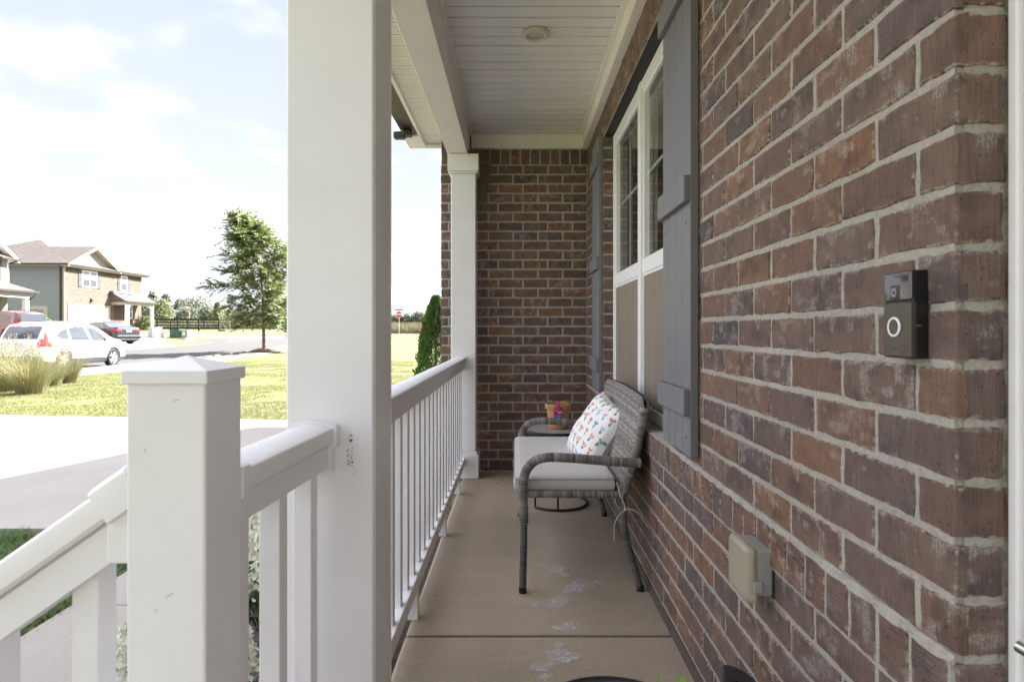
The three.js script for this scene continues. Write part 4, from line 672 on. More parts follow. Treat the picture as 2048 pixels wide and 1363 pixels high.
{ // round side table
  const t = thing('side_table', 'round side table with black metal rim and stone-look top', 'table'), x = 0.277, z = -4.0, h = FLOOR + 0.496, r = 0.225;
  const topMap = tex(512, 512, (u, v) => { const a = noise(u * 60, v * 60, 331, 60), b = noise(u * 22, v * 22, 333, 22), c = 0.8 + 0.35 * (a - 0.5) + 0.25 * (b - 0.5), q = a > 0.72 ? 0.6 : 1; return [0.42 * c * q, 0.385 * c * q, 0.38 * c * q]; });
  const disc = new THREE.CylinderGeometry(r - 0.006, r - 0.006, 0.012, 56); part(t, 'table_top', metreUV(disc, 0.25), std(1, 1, 1, 0.55, { map: topMap }), [x, h - 0.0065, z]);
  const iron = std(0.014, 0.014, 0.015, 0.5);
  part(t, 'rim', lathe([[r - 0.006, -0.022], [r, -0.022], [r + 0.001, -0.010], [r, 0.001], [r - 0.006, 0.001]], 64), iron, [x, h, z]);
  for (const a of [2.45, 1.62, -0.6]) part(t, 'leg', bar([x + Math.cos(a) * (r - 0.02), h - 0.02, z + Math.sin(a) * (r - 0.02)], [x + Math.cos(a) * (r - 0.03), FLOOR + 0.01, z + Math.sin(a) * (r - 0.03)], 0.0065, 8), iron);
  const arc = []; for (let i = 0; i <= 30; i++) { const a = 2.45 - (2.45 + 0.6) * i / 30; arc.push([x + Math.cos(a) * (r - 0.03), FLOOR + 0.0095, z + Math.sin(a) * (r - 0.03)]); } part(t, 'foot_ring', tube(arc, 0.0085, 60, 8), iron);
  rebase(t, x, FLOOR, z);
}
{ // pot with a dead plant
  const p = thing('flower_pot', 'tan terracotta-coloured plastic pot with withered plant and pink tag', 'flower pot'), x = 0.283, z = -4.0, y = FLOOR + 0.4965, f = rng(107);
  const clay = std(0.50, 0.27, 0.135, 0.7);
  part(p, 'pot', lathe([[0, 0.004], [0.058, 0.0], [0.061, 0.006], [0.068, 0.05], [0.070, 0.058], [0.066, 0.060], [0.078, 0.130], [0.081, 0.131], [0.086, 0.134], [0.088, 0.158], [0.086, 0.163], [0.080, 0.163], [0.076, 0.140], [0.0, 0.136]], 44), clay, [x, y, z]);
  part(p, 'soil', lathe([[0, 0.146], [0.04, 0.144], [0.078, 0.140]], 24), std(0.05, 0.035, 0.025, 1), [x, y, z]);
  const leafG = []; for (let i = 0; i < 80; i++) { const a = rr(0, 6.28, f), q = rr(0.03, 0.1, f), l = rr(0.02, 0.045, f), w = l * rr(0.2, 0.4, f), c = [x + Math.cos(a) * q, y + 0.156 + rr(-0.01, 0.022, f) - Math.max(0, q - 0.085) * 1.6, z + Math.sin(a) * q], g = new THREE.PlaneGeometry(l, w, 3, 1), pp = g.attributes.position; for (let v = 0; v < pp.count; v++) { const t = pp.getX(v) / l + 0.5; pp.setZ(v, Math.sin(t * 3) * l * 0.3); pp.setY(v, pp.getY(v) * Math.sin(t * 2.9 + 0.15)); } g.rotateX(rr(-1.2, 1.2, f)); g.rotateZ(rr(-0.7, 0.5, f)); g.rotateY(-a + rr(-0.5, 0.5, f)); g.translate(...c); g.computeVertexNormals(); leafG.push(g); }
  const wl = part(p, 'withered_leaves', leafG, std(0.30, 0.185, 0.09, 0.9)); wl.userData.kind = 'stuff';
  const cv = document.createElement('canvas'); cv.width = 128; cv.height = 224; const k = cv.getContext('2d');
  k.fillStyle = '#b01c54'; k.fillRect(0, 0, 128, 224); for (let i = 0; i < 60; i++) { k.fillStyle = ['#d84a9a', '#c72a6c', '#e07ab8', '#8e1340'][Math.floor(f() * 4)]; k.beginPath(); k.ellipse(f() * 70, f() * 140, 9, 9, 0, 0, 7); k.fill(); }
  k.fillStyle = '#3d6f9e'; k.fillRect(0, 150, 128, 74); k.fillStyle = '#f2f2f2'; k.fillRect(0, 148, 110, 4); k.font = 'bold 44px sans-serif'; k.fillText('BIT', 62, 108); k.fillStyle = '#b9cfe2'; k.fillRect(44, 166, 36, 5); k.fillRect(26, 186, 76, 4);
  const map = new THREE.CanvasTexture(cv); map.colorSpace = THREE.SRGBColorSpace;
  const tag = new THREE.BoxGeometry(0.052, 0.085, 0.0008); part(p, 'plant_tag', tag, std(1, 1, 1, 0.5, { map }), [x - 0.007, y + 0.108, z + 0.0895]).rotation.x = 0.13;
  part(p, 'tag_tab', boxAt(x - 0.016, x + 0.004, y + 0.150, y + 0.185, z + 0.0935, z + 0.0945, 0.0003), std(0.55, 0.06, 0.2, 0.5));
  rebase(p, x, y, z);
}
{ // black planter and black watering can that just show at the bottom
  const p = thing('black_planter', 'round black plastic planter standing on the porch concrete', 'planter'), x = 0.166, z = -1.02, y = FLOOR;
  part(p, 'bowl', lathe([[0, 0.0], [0.10, 0.0], [0.115, 0.02], [0.136, 0.42], [0.138, 0.45], [0.148, 0.46], [0.150, 0.482], [0.143, 0.488], [0.132, 0.484], [0.126, 0.45], [0, 0.44]], 48), phys(0.012, 0.012, 0.014, 0.32), [x, y, z]);
  part(p, 'potting_soil', lathe([[0, 0.466], [0.127, 0.460]], 24), std(0.03, 0.02, 0.015, 1), [x, y, z]);
  rebase(p, x, y, z); p.position.y -= 0.0; p.position.z += 0.02;
  const f = rng(113), c = thing('potted_herb', 'small bright green herb in a low black pot by the wall', 'plant'), hx = 0.262, hz = -1.09;
  part(c, 'pot', lathe([[0, 0], [0.05, 0], [0.062, 0.40], [0.066, 0.41], [0.060, 0.41], [0.056, 0.36], [0, 0.36]], 24), phys(0.012, 0.012, 0.013, 0.5), [hx, FLOOR, hz]);
  const gs = []; for (let i = 0; i < 70; i++) { const a = rr(0, 6.28, f), q = rr(0, 0.045, f), g = new THREE.PlaneGeometry(0.012, 0.05, 1, 2); g.translate(0, 0.025, 0); g.rotateX(rr(-0.7, 0.7, f)); g.rotateY(a); g.translate(hx + Math.cos(a) * q, FLOOR + rr(0.36, 0.462, f), hz + Math.sin(a) * q); gs.push(g); }
  part(c, 'leaves', gs, std(0.16, 0.30, 0.035, 0.7)); rebase(c, hx, FLOOR, hz);
  const w = thing('watering_can', 'dark plastic watering can tilted against the brick wall', 'watering can'), dark = phys(0.022, 0.023, 0.03, 0.3), top = PL(1466, 1344, 1.22);
  const body = part(w, 'body', lathe([[0, 0], [0.075, 0], [0.085, 0.02], [0.078, 0.25], [0.060, 0.29], [0.050, 0.30], [0, 0.302]], 32), dark, [top.x - 0.03, FLOOR, top.z - 0.02]);
  part(w, 'spout', [tube([[top.x - 0.03, FLOOR + 0.14, top.z - 0.02], [top.x - 0.02, FLOOR + 0.34, top.z - 0.01], [top.x, top.y - 0.04, top.z]], 0.018, 16, 12), new THREE.CylinderGeometry(0.034, 0.020, 0.05, 24).rotateZ(-0.35).translate(top.x + 0.005, top.y - 0.03, top.z)], dark);
  rebase(w, top.x, FLOOR, top.z);
}

{ // leaf bits and grit that have blown into the far corner and along the wall
  const f = rng(123), gs = [];
  for (let i = 0; i < 260; i++) { const corner = i < 170, x = corner ? rr(-0.27, 0.5, f) : f() < 0.6 ? WALL - 0.012 - Math.abs(rr(-1, 1, f)) * 0.06 : rr(-0.4, 0.55, f), d = corner ? BACK - 0.02 - Math.pow(f(), 2.2) * 0.55 : rr(1.1, 4.8, f), s = rr(0.0025, corner ? 0.016 : 0.006, f), n = 5, p = []; for (let k = 0; k < n; k++) { const a = k / n * 6.283, q = s * rr(0.4, 1, f); p.push([x + Math.cos(a) * q, FLOOR + 0.0015 + rr(0, 0.004, f), -d + Math.sin(a) * q * 0.7]); } gs.push(quadPoly([p])); }
  const m = structure('floor_debris', gs, std(0.075, 0.05, 0.032, 1, { side: THREE.DoubleSide })); m.userData = { kind: 'stuff', label: 'leaf bits and grit on the porch floor' };
}

// ------------------------------------------------------------------ plants
const leafMat = (r, g, b, t = 0.35) => phys(r, g, b, 0.75, { side: THREE.DoubleSide, transmission: t, thickness: 0, vertexColors: true });
class Leaves {                                     // many small leaf faces gathered into one crown
  constructor() { this.P = []; this.N = []; this.C = []; this.I = []; }
  leaf(p, dir, nrm, l, w, c) {                     // a pointed, slightly folded leaf: four corners
    const side = dir.clone().cross(nrm).normalize().multiplyScalar(w / 2), n = this.P.length / 3, q = [p, p.clone().addScaledVector(dir, l * 0.45).add(side), p.clone().addScaledVector(dir, l), p.clone().addScaledVector(dir, l * 0.45).sub(side)];
    for (const v of q) { this.P.push(v.x, v.y, v.z); this.N.push(nrm.x, nrm.y, nrm.z); this.C.push(...c); }
    this.I.push(n, n + 1, n + 2, n, n + 2, n + 3);
  }
  blade(base, lean, h, w, c, segs = 3, droop = 0.6) {   // an arching grass blade
    const s = new THREE.Vector3(-lean.z, 0, lean.x).normalize(), n0 = this.P.length / 3;
    for (let i = 0; i <= segs; i++) { const t = i / segs, y = h * (t - droop * 0.35 * t * t), o = h * droop * t * t, ww = w * (1 - t * 0.85) / 2, p = base.clone().addScaledVector(lean, o + 0.12 * h * t); p.y += y; for (const k of [-1, 1]) { this.P.push(p.x + s.x * ww * k, p.y, p.z + s.z * ww * k); this.N.push(lean.x * 0.5, 0.85, lean.z * 0.5); this.C.push(...c); } }
    for (let i = 0; i < segs; i++) { const a = n0 + i * 2; this.I.push(a, a + 2, a + 1, a + 1, a + 2, a + 3); }
  }
  geo(flat = true) { const g = new THREE.BufferGeometry(); g.setAttribute('position', new THREE.Float32BufferAttribute(this.P, 3)); g.setAttribute('color', new THREE.Float32BufferAttribute(this.C, 3)); g.setIndex(this.I); if (flat) g.computeVertexNormals(); else g.setAttribute('normal', new THREE.Float32BufferAttribute(this.N, 3)); return g; }
}
const unit = (f) => { const z = rr(-1, 1, f), a = rr(0, 6.2832, f), q = Math.sqrt(1 - z * z); return new THREE.Vector3(q * Math.cos(a), z, q * Math.sin(a)); };
const bark = std(0.17, 0.125, 0.09, 0.95, { map: tex(128, 256, (u, v) => { const n = noise(u * 24, v * 10, 401, 24, 10), k = 0.6 + 0.7 * n; return [k, k, k]; }) });
function limb(pts, r0, r1, rad = 7) { const cv = new THREE.CatmullRomCurve3(pts), n = pts.length * 3, fr = cv.computeFrenetFrames(n, false), P = [], U = [], I = []; for (let i = 0; i <= n; i++) { const t = i / n, p = cv.getPointAt(t), r = mix(r0, r1, t); for (let j = 0; j <= rad; j++) { const a = j / rad * Math.PI * 2, d = fr.normals[i].clone().multiplyScalar(Math.cos(a)).addScaledVector(fr.binormals[i], Math.sin(a)); P.push(p.x + d.x * r, p.y + d.y * r, p.z + d.z * r); U.push(j / rad, t * 3); } } for (let i = 0; i < n; i++) for (let j = 0; j < rad; j++) { const a = i * (rad + 1) + j, b = a + rad + 1; I.push(a, b, a + 1, a + 1, b, b + 1); } const g = new THREE.BufferGeometry(); g.setAttribute('position', new THREE.Float32BufferAttribute(P, 3)); g.setAttribute('uv', new THREE.Float32BufferAttribute(U, 2)); g.setIndex(I); g.computeVertexNormals(); return g; }

{ // the young street tree: feathery sprays on arching limbs
  const f = rng(131), d = 36, x = (527 - PX) / FOCAL * d, z = -d, y = land(x, z), t = thing('street_tree', 'leafy young shade tree with a mulch ring at its foot', 'tree');
  const H = 7.75, L = new Leaves(), limbs = [];
  const spine = [[0, 0.0], [0.02, 1.2], [-0.05, 2.4], [-0.12, 3.8], [-0.35, 5.2], [-0.75, 6.3], [-1.1, 7.1], [-1.5, H]].map(([a, b]) => new THREE.Vector3(a, b, rr(-0.06, 0.06, f)));
  const sc = new THREE.CatmullRomCurve3(spine);
  const tones = [[0.145, 0.200, 0.042], [0.18, 0.235, 0.050], [0.115, 0.170, 0.042], [0.24, 0.275, 0.058], [0.30, 0.285, 0.066]];
  const spray = (a, dir, len) => {
    const n = Math.round(len / 0.052); let p = a.clone(); const g = dir.clone();
    for (let i = 0; i < n; i++) {
      g.y -= 0.030; g.normalize(); p.addScaledVector(g, 0.052);
      const s = new THREE.Vector3(0, 1, 0).cross(g).normalize();
      const sunny = clamp(0.45 + (p.x * SUN.x + p.z * SUN.z) * 0.10 + (p.y - 3.5) * 0.02);
      for (let q = 0; q < 2; q++) { const k = q ? 1 : -1, ld = s.clone().multiplyScalar(k).addScaledVector(g, 0.55).add(unit(f).multiplyScalar(0.35)).normalize(), nn = new THREE.Vector3(0, 1, 0).add(unit(f).multiplyScalar(0.55)).normalize(), c = tones[Math.floor(f() * (f() < 0.35 ? 5 : 4))]; L.leaf(p, ld, nn, rr(0.12, 0.21, f), rr(0.07, 0.115, f), c); }
    }
  };
  for (let i = 0; i < 64; i++) {
    const u = 0.17 + 0.83 * Math.pow(i / 64, 1.12), o = sc.getPoint(u), a = i * 2.399 + rr(-0.3, 0.3, f), h = o.y / H;
    const reach = (h < 0.36 ? 2.35 : h < 0.62 ? mix(3.0, 2.7, (h - 0.36) / 0.26) : mix(2.6, 0.5, (h - 0.62) / 0.38)) * rr(0.72, 1.12, f), rise = mix(-0.12, 1.1, h) + rr(-0.12, 0.2, f);
    const dir = new THREE.Vector3(Math.cos(a), rise, Math.sin(a)).normalize(), end = o.clone().addScaledVector(dir, reach), mid = o.clone().lerp(end, 0.5); mid.y += 0.12 * reach; end.y -= reach * 0.1;
    limbs.push(limb([o, mid, end], 0.035 * (1.2 - h), 0.006, 5));
    const n = Math.round(reach * 17);
    for (let k = 1; k <= n; k++) { const t2 = 0.16 + 0.84 * k / n, p = mid.clone().lerp(t2 < 0.5 ? o : end, Math.abs(t2 - 0.5) * 2), ad = dir.clone().multiplyScalar(0.9).add(unit(f).multiplyScalar(1.0)); ad.y = ad.y * 0.7 + 0.12; spray(p, ad.normalize(), rr(0.35, 0.95, f) * (k === n ? 1.3 : 1)); }
  }
  part(t, 'trunk', [limb(spine.slice(0, 8), 0.105, 0.015, 9), ...limbs], bark); part(t, 'crown', L.geo(), leafMat(1, 1, 1, 0.55));
  const mound = lathe([[0, 0.26], [0.3, 0.24], [0.7, 0.13], [1.0, 0.03], [1.1, -0.05]], 30), pp = mound.attributes.position; for (let i = 0; i < pp.count; i++) pp.setY(i, pp.getY(i) + (hash(i, 3, 4) - 0.5) * 0.05); mound.computeVertexNormals();
  part(t, 'mulch_ring', mound, std(0.115, 0.072, 0.050, 1)); t.position.set(x, y, z);
}
{ // arborvitae beyond the corner of the house
  const f = rng(141), d = 12.2, x = (872 - PX) / FOCAL * d, z = -d, t = thing('arborvitae', 'dense narrow evergreen arborvitae by the corner of the brick house', 'shrub'), L = new Leaves(), H = 2.19;
  const tones = [[0.072, 0.150, 0.018], [0.096, 0.190, 0.022], [0.12, 0.225, 0.027], [0.055, 0.118, 0.018]];
  for (let i = 0; i < 15000; i++) {
    const h = Math.pow(f(), 0.8), a = rr(0, 6.283, f), lump = 0.70 + 0.55 * fbm(a * 3.5 + 5, h * 15, 145, 3), R0 = 0.50 * Math.pow(1 - h, 0.62) * lump * (h < 0.06 ? 0.85 : 1) + 0.015, q = R0 * Math.pow(f(), 0.28), p = new THREE.Vector3(Math.cos(a) * q, 0.05 + h * (H - 0.12), Math.sin(a) * q);
    const dir = new THREE.Vector3(Math.cos(a) * 0.6, 1.0, Math.sin(a) * 0.6).add(unit(f).multiplyScalar(0.45)).normalize(), nn = new THREE.Vector3(-Math.sin(a), 0.15, Math.cos(a)).add(unit(f).multiplyScalar(0.6)).normalize(), k = rr(0.8, 1.25, f), c = tones[Math.floor(f() * 4)];
    L.leaf(p, dir, nn, rr(0.045, 0.085, f), rr(0.022, 0.04, f), [c[0] * k, c[1] * k, c[2] * k]);
  }
  part(t, 'trunk', bar([0, -0.05, 0], [0, 1.6, 0], 0.03), bark); part(t, 'foliage', L.geo(), leafMat(1, 1, 1, 0.45)); t.position.set(x, land(x, z), z);
}
// ornamental grasses beside the sidewalk
[[20, 782, 1.28, 0.62, 900, 'broad clump of tall feathery ornamental grass by the sidewalk'], [62, 788, 1.12, 0.50, 800, 'browning clump of ornamental grass beside the broad feathery one'], [-30, 776, 1.25, 0.6, 800, 'tall green clump of ornamental grass at the end of the bed'], [100, 772, 0.95, 0.42, 600, 'wispy seed-headed clump of ornamental grass behind the brown one'], [138, 766, 0.98, 0.33, 620, 'small reddish-brown tuft of ornamental grass standing apart']].forEach(([px, py, H, r, n, label], q) => {
  const f = rng(151 + q * 7), [x, z] = onLand(px, py), t = thing('ornamental_grass', label, 'grass', 'ornamental grasses by the sidewalk'), L = new Leaves(), S = new Leaves();
  for (let i = 0; i < n; i++) {
    const a = rr(0, 6.283, f), p = new THREE.Vector3(Math.cos(a), 0, Math.sin(a)).multiplyScalar(Math.sqrt(f()) * r * 0.55), lean = new THREE.Vector3(Math.cos(a + rr(-0.6, 0.6, f)), 0, Math.sin(a + rr(-0.6, 0.6, f))).normalize(), brown = f() < (q === 4 || q === 1 ? 0.6 : 0.3), k = rr(0.7, 1.3, f), c = brown ? [0.28 * k, 0.215 * k, 0.11 * k] : [0.185 * k, 0.225 * k, 0.060 * k];
    L.blade(p, lean, H * rr(0.5, 1.0, f), rr(0.008, 0.014, f), c, 4, rr(0.15, 0.75, f));
    if (i % 9 === 0) { const h = H * rr(0.85, 1.15, f), tip = p.clone().addScaledVector(lean, h * 0.22); S.blade(p, lean, h, 0.006, [0.26 * k, 0.22 * k, 0.12 * k], 3, 0.12); for (let s = 0; s < 12; s++) { const b = tip.clone(); b.y = h * (0.78 + 0.016 * s); S.leaf(b, unit(f), unit(f), 0.04, 0.012, [0.34 * k, 0.29 * k, 0.19 * k]); } }
  }
  part(t, 'blades', L.geo(), leafMat(1, 1, 1, 0.4)); part(t, 'seed_heads', S.geo(), leafMat(1, 1, 1, 0.3)); t.position.set(x, land(x, z), z);
});
// hydrangeas in the bed outside the railing
[[-1.055, -1.93, 0.40, 'white panicle hydrangea in the bed beside the front steps'], [-0.93, -2.52, 0.62, 'tall white hydrangea in the bed outside the railing']].forEach(([x, z, H, label], q) => {
  const f = rng(171 + q), t = thing('hydrangea', label, 'shrub', 'white hydrangeas in the flower bed'), L = new Leaves(), W = new Leaves(), stems = [];
  for (let s = 0; s < 15; s++) {
    const a = s * 2.4, r = 0.06 + (q ? 0.21 : 0.13) * Math.sqrt(s / 15), h = H * (1.05 - 0.35 * (r / 0.3)) * rr(0.85, 1.12, f), tip = new THREE.Vector3(Math.cos(a) * r, h, Math.sin(a) * r);
    stems.push(limb([new THREE.Vector3(Math.cos(a) * 0.05, 0, Math.sin(a) * 0.05), new THREE.Vector3(Math.cos(a) * r * 0.6, h * 0.5, Math.sin(a) * r * 0.6), tip], 0.006, 0.003, 5));
    for (let i = 0; i < 18; i++) { const u = 0.15 + 0.82 * i / 18, p = new THREE.Vector3(Math.cos(a) * r * u, h * u, Math.sin(a) * r * u), b = rr(0, 6.283, f), dir = new THREE.Vector3(Math.cos(b), rr(-0.2, 0.5, f), Math.sin(b)).normalize(), nn = new THREE.Vector3(-dir.x * 0.3, 1, -dir.z * 0.3).add(unit(f).multiplyScalar(0.3)).normalize(), k = rr(0.8, 1.25, f); const l = rr(0.08, 0.125, f); L.leaf(p, dir, nn, l, l * 0.6, [0.050 * k, 0.098 * k, 0.022 * k]); }
    if (s % 3 !== 2 || q) for (let i = 0; i < 210; i++) { const v = f(), b = rr(0, 6.283, f), R0 = 0.055 * (1 - v * 0.75) * rr(0.6, 1.1, f), p = tip.clone().add(new THREE.Vector3(Math.cos(b) * R0, -0.03 + v * 0.17, Math.sin(b) * R0)), out = new THREE.Vector3(Math.cos(b), 0.4, Math.sin(b)).add(unit(f).multiplyScalar(0.7)).normalize(), e = unit(f).cross(out).normalize(), e2 = e.clone().cross(out), k = rr(0.85, 1.05, f), c = [0.82 * k, 0.82 * k, 0.68 * k]; for (const dd of [e, e2, e.clone().negate(), e2.clone().negate()]) W.leaf(p, dd.addScaledVector(out, 0.25).normalize(), out, 0.012, 0.011, c); }
  }
  part(t, 'stems', stems, std(0.09, 0.07, 0.035, 0.9)); part(t, 'leaves', L.geo(), leafMat(1, 1, 1, 0.3)); part(t, 'flower_heads', W.geo(), leafMat(1, 1, 1, 0.3)); t.position.set(x, 0.02, z);
});
// lawn blades: tufts scattered over the turf that can be seen
{
  const f = rng(181), L = new Leaves(); for (let i = 0; i < 9; i++) { const a = rr(0, 6.283, f), q = rr(0, 0.05, f), k = rr(0.7, 1.25, f), dry = f() < 0.3; L.blade(new THREE.Vector3(Math.cos(a) * q, -0.012, Math.sin(a) * q), new THREE.Vector3(Math.cos(a * 3), 0, Math.sin(a * 3)), rr(0.035, 0.065, f), 0.007, dry ? [0.26 * k, 0.225 * k, 0.10 * k] : [0.160 * k, 0.190 * k, 0.036 * k], 2, rr(0.3, 0.9, f)); }
  const g = L.geo(), spots = [], m = new THREE.Matrix4(), c = new THREE.Color();
  const dens = (x, z) => smooth(0.36, 0.56, fbm(x * 0.8 + 70, z * 0.8 + 20, 187, 4));
  for (let i = 0; i < 150000; i++) {
    const near = i < 16000, x = near ? rr(-5.2, -2.32, f) : rr(-16, 3.5, f), d = near ? rr(1.6, 4.27, f) : 9.4 + 19 * Math.pow(f(), 1.5);
    if (!near && (d < 9.4 + clamp((-x - 2.2) * 0.115, 0, 1.1) || (x > -0.7 && d < 11.4) || x < -d * 0.86 || x > -d * 0.09 || x < -15.7 || (x < -13.8 && x > -15.36))) continue;
    if (f() > dens(x, -d) + 0.12) continue; spots.push([x, d, near]);
  }
  const im = new THREE.InstancedMesh(g, leafMat(1, 1, 1, 0.35), spots.length); im.name = 'grass_tufts'; im.userData = { kind: 'stuff', label: 'short blades of lawn grass' };
  spots.forEach(([x, d, near], i) => { const s = rr(0.7, 1.25, f) * (near ? 1.2 : 1); m.makeRotationY(rr(0, 6.283, f)); m.scale(new THREE.Vector3(s, s * rr(0.7, 1.2, f), s)); m.setPosition(x, land(x, -d), -d); im.setMatrixAt(i, m); const k = rr(0.75, 1.25, f); c.setRGB(k * (near ? 0.72 : rr(0.9, 1.2, f)), k * (near ? 1.1 : 1), k); im.setColorAt(i, c); });
  shade(im); scene.add(im);
}
// trees along the far edge of the field
const farTones = { green: [0.110, 0.140, 0.070], light: [0.170, 0.190, 0.070], pine: [0.090, 0.118, 0.078], dull: [0.135, 0.155, 0.090] };
function farTree(px, top, d, w, tone, shape, label, n = 3200) {
  const f = rng(Math.round(px * 3 + d)), x = (px - PX) / FOCAL * d, z = -d, y = land(x, z), H = EYE + (PY - top) / FOCAL * d - y, t = thing('distant_tree', label, 'tree', 'trees along the far field'), L = new Leaves(), R0 = w / FOCAL * d / 2, s = d / 170;
  const blobs = []; for (let i = 0; i < 38; i++) { const v = 0.06 + 0.92 * i / 38, prof = shape === 'cone' ? (1 - v) * 1.05 + 0.06 : shape === 'flat' ? (v > 0.5 ? Math.sqrt(Math.max(0, 1 - ((v - 0.72) / 0.3) ** 2)) + 0.15 : 0.3) : Math.sqrt(Math.max(0.02, 1 - ((v - 0.5) / 0.53) ** 2)), a = i * 2.4; blobs.push([Math.cos(a) * R0 * prof * 0.62, H * v, Math.sin(a) * R0 * prof * 0.62, R0 * (0.24 + 0.36 * prof) * rr(0.8, 1.2, f)]); }
  for (let i = 0; i < n; i++) { const b = blobs[Math.floor(f() * blobs.length)], u = unit(f), q = Math.pow(f(), 0.35) * b[3], p = new THREE.Vector3(b[0] + u.x * q, Math.max(0.2, b[1] + u.y * q * 0.8), b[2] + u.z * q), k = rr(0.7, 1.35, f); L.leaf(p, unit(f), u.clone().add(new THREE.Vector3(0, 0.5, 0)).add(unit(f).multiplyScalar(0.6)).normalize(), rr(0.35, 0.7, f) * s, rr(0.25, 0.5, f) * s, [tone[0] * k, tone[1] * k, tone[2] * k]); }
  part(t, 'trunk', limb([new THREE.Vector3(0, -0.1, 0), new THREE.Vector3(0.1, H * 0.4, 0), new THREE.Vector3(0, H * 0.85, 0)], 0.22 * s, 0.05 * s, 6), bark); part(t, 'crown', L.geo(), leafMat(1, 1, 1, 0.5)); t.position.set(x, y, z); return t;
}
const FT = farTones;
[[290, 598, 165, 40, FT.green, 'round', 'dark round tree rising just past the brick house corner'], [304, 585, 175, 46, FT.pine, 'cone', 'pointed pine, tallest of the far trees, behind the black fence'], [331, 589, 185, 48, FT.pine, 'cone', 'second pointed pine beside the tallest pine'], [322, 600, 140, 42, FT.light, 'round', 'yellow-green leafy tree in front of the two pines'], [357, 600, 190, 36, FT.pine, 'cone', 'short dark conifer between the pines and the spreading tree'], [388, 597, 185, 54, FT.dull, 'flat', 'spreading flat-topped tree in the far tree line'], [372, 618, 160, 46, FT.dull, 'round', 'low bushy tree under the spreading tree'], [412, 616, 165, 50, FT.green, 'round', 'low round tree beyond the fence next to the utility pole'], [434, 604, 150, 22, FT.light, 'cone', 'thin sparse sapling beyond the fence'], [440, 622, 165, 50, FT.light, 'round', 'pale leafy thicket tree behind the shade tree'], [476, 618, 170, 56, FT.green, 'round', 'dark far tree hidden partly by the shade tree'], [520, 616, 180, 60, FT.dull, 'round', 'grey-green far tree right behind the shade tree'], [575, 612, 175, 66, FT.green, 'round', 'far tree behind the mildewed column'], [630, 618, 185, 60, FT.dull, 'round', 'far rounded tree hidden by the mildewed column'], [690, 622, 190, 66, FT.green, 'round', 'low far tree hidden by the mildewed column'], [745, 620, 190, 60, FT.dull, 'round', 'low far tree beyond the tall grass by the column'], [790, 632, 200, 30, FT.dull, 'round', 'small far bush right behind the stop sign'], [813, 630, 200, 34, FT.green, 'round', 'rounded far bush between stop sign and arborvitae'], [838, 627, 200, 34, FT.dull, 'round', 'far bush above the red car'], [862, 628, 200, 36, FT.green, 'round', 'far bush hidden behind the arborvitae']].forEach((a) => farTree(...a));
{ // sparse sapling by the street, most of it behind the column
  const f = rng(191), d = 62, x = (770 - PX) / FOCAL * d, z = -d, y = land(x, z), t = thing('bare_sapling', 'thin sparse sapling on the lawn near the stop sign', 'tree'), L = new Leaves(), tw = [limb([new THREE.Vector3(0, 0, 0), new THREE.Vector3(0.05, 2, 0), new THREE.Vector3(0, 5.2, 0)], 0.06, 0.012, 6)];
  for (let i = 0; i < 40; i++) { const h = 1.4 + 3.6 * i / 40, a = i * 2.4, l = rr(0.7, 1.5, f) * (1.2 - h / 6), o = new THREE.Vector3(0.02, h, 0), e = o.clone().add(new THREE.Vector3(Math.cos(a) * l, l * 0.55, Math.sin(a) * l)); tw.push(limb([o, o.clone().lerp(e, 0.5), e], 0.012, 0.004, 4)); for (let k = 0; k < 7; k++) L.leaf(o.clone().lerp(e, rr(0.4, 1.05, f)), unit(f), unit(f), 0.12, 0.07, [0.17, 0.125, 0.075]); }
  part(t, 'trunk', tw, bark); part(t, 'leaves', L.geo(), leafMat(1, 1, 1, 0.4)); t.position.set(x, y, z);
}
{ // the field of tall pale grass past the cross street
  const f = rng(193), L = new Leaves(); for (let i = 0; i < 26; i++) { const a = rr(0, 6.283, f), k = rr(0.75, 1.25, f), dry = f() < 0.6; L.blade(new THREE.Vector3(rr(-0.35, 0.35, f), 0, rr(-0.35, 0.35, f)), new THREE.Vector3(Math.cos(a), 0, Math.sin(a)), rr(0.7, 1.25, f), 0.045, dry ? [0.20 * k, 0.165 * k, 0.085 * k] : [0.12 * k, 0.13 * k, 0.045 * k], 2, rr(0.1, 0.4, f)); }
  const N = 4200, im = new THREE.InstancedMesh(L.geo(), leafMat(1, 1, 1, 0.3), N), m = new THREE.Matrix4(); im.name = 'tall_field_grass'; im.userData = { kind: 'stuff', label: 'field of tall pale grass' };
  for (let i = 0; i < N; i++) { const x = i < 2600 ? rr(-34, 2, f) : rr(-95, -34, f), d = i < 2600 ? rr(88, 130, f) : rr(96, 135, f); m.makeRotationY(rr(0, 6.28, f)); const s = rr(0.9, 1.5, f); m.scale(new THREE.Vector3(s, s * 1.15, s)); m.setPosition(x, land(x, -d), -d); im.setMatrixAt(i, m); }
  shade(im); scene.add(im);
}
{ // a low bush at the neighbour's wall, and one by his front post
  const f = rng(197);
  for (const [px, py, d, r, label] of [[78, 660, 44.5, 0.85, 'bright green round bush at the foot of the grey siding'], [288, 656, 57.5, 0.9, 'pale green bush at the corner of the brick house opposite']]) { const x = (px - PX) / FOCAL * d, t = thing('round_bush', label, 'shrub'), L = new Leaves(); for (let i = 0; i < 1100; i++) { const u = unit(f), q = r * Math.pow(f(), 0.3), k = rr(0.75, 1.3, f); L.leaf(new THREE.Vector3(u.x * q, Math.max(0, r * 0.75 + u.y * q * 0.85), u.z * q), unit(f), u, 0.16, 0.1, [0.105 * k, 0.14 * k, 0.03 * k]); } part(t, 'foliage', L.geo(), leafMat(1, 1, 1, 0.3)); t.position.set(x, land(x, -d), -d); }
}

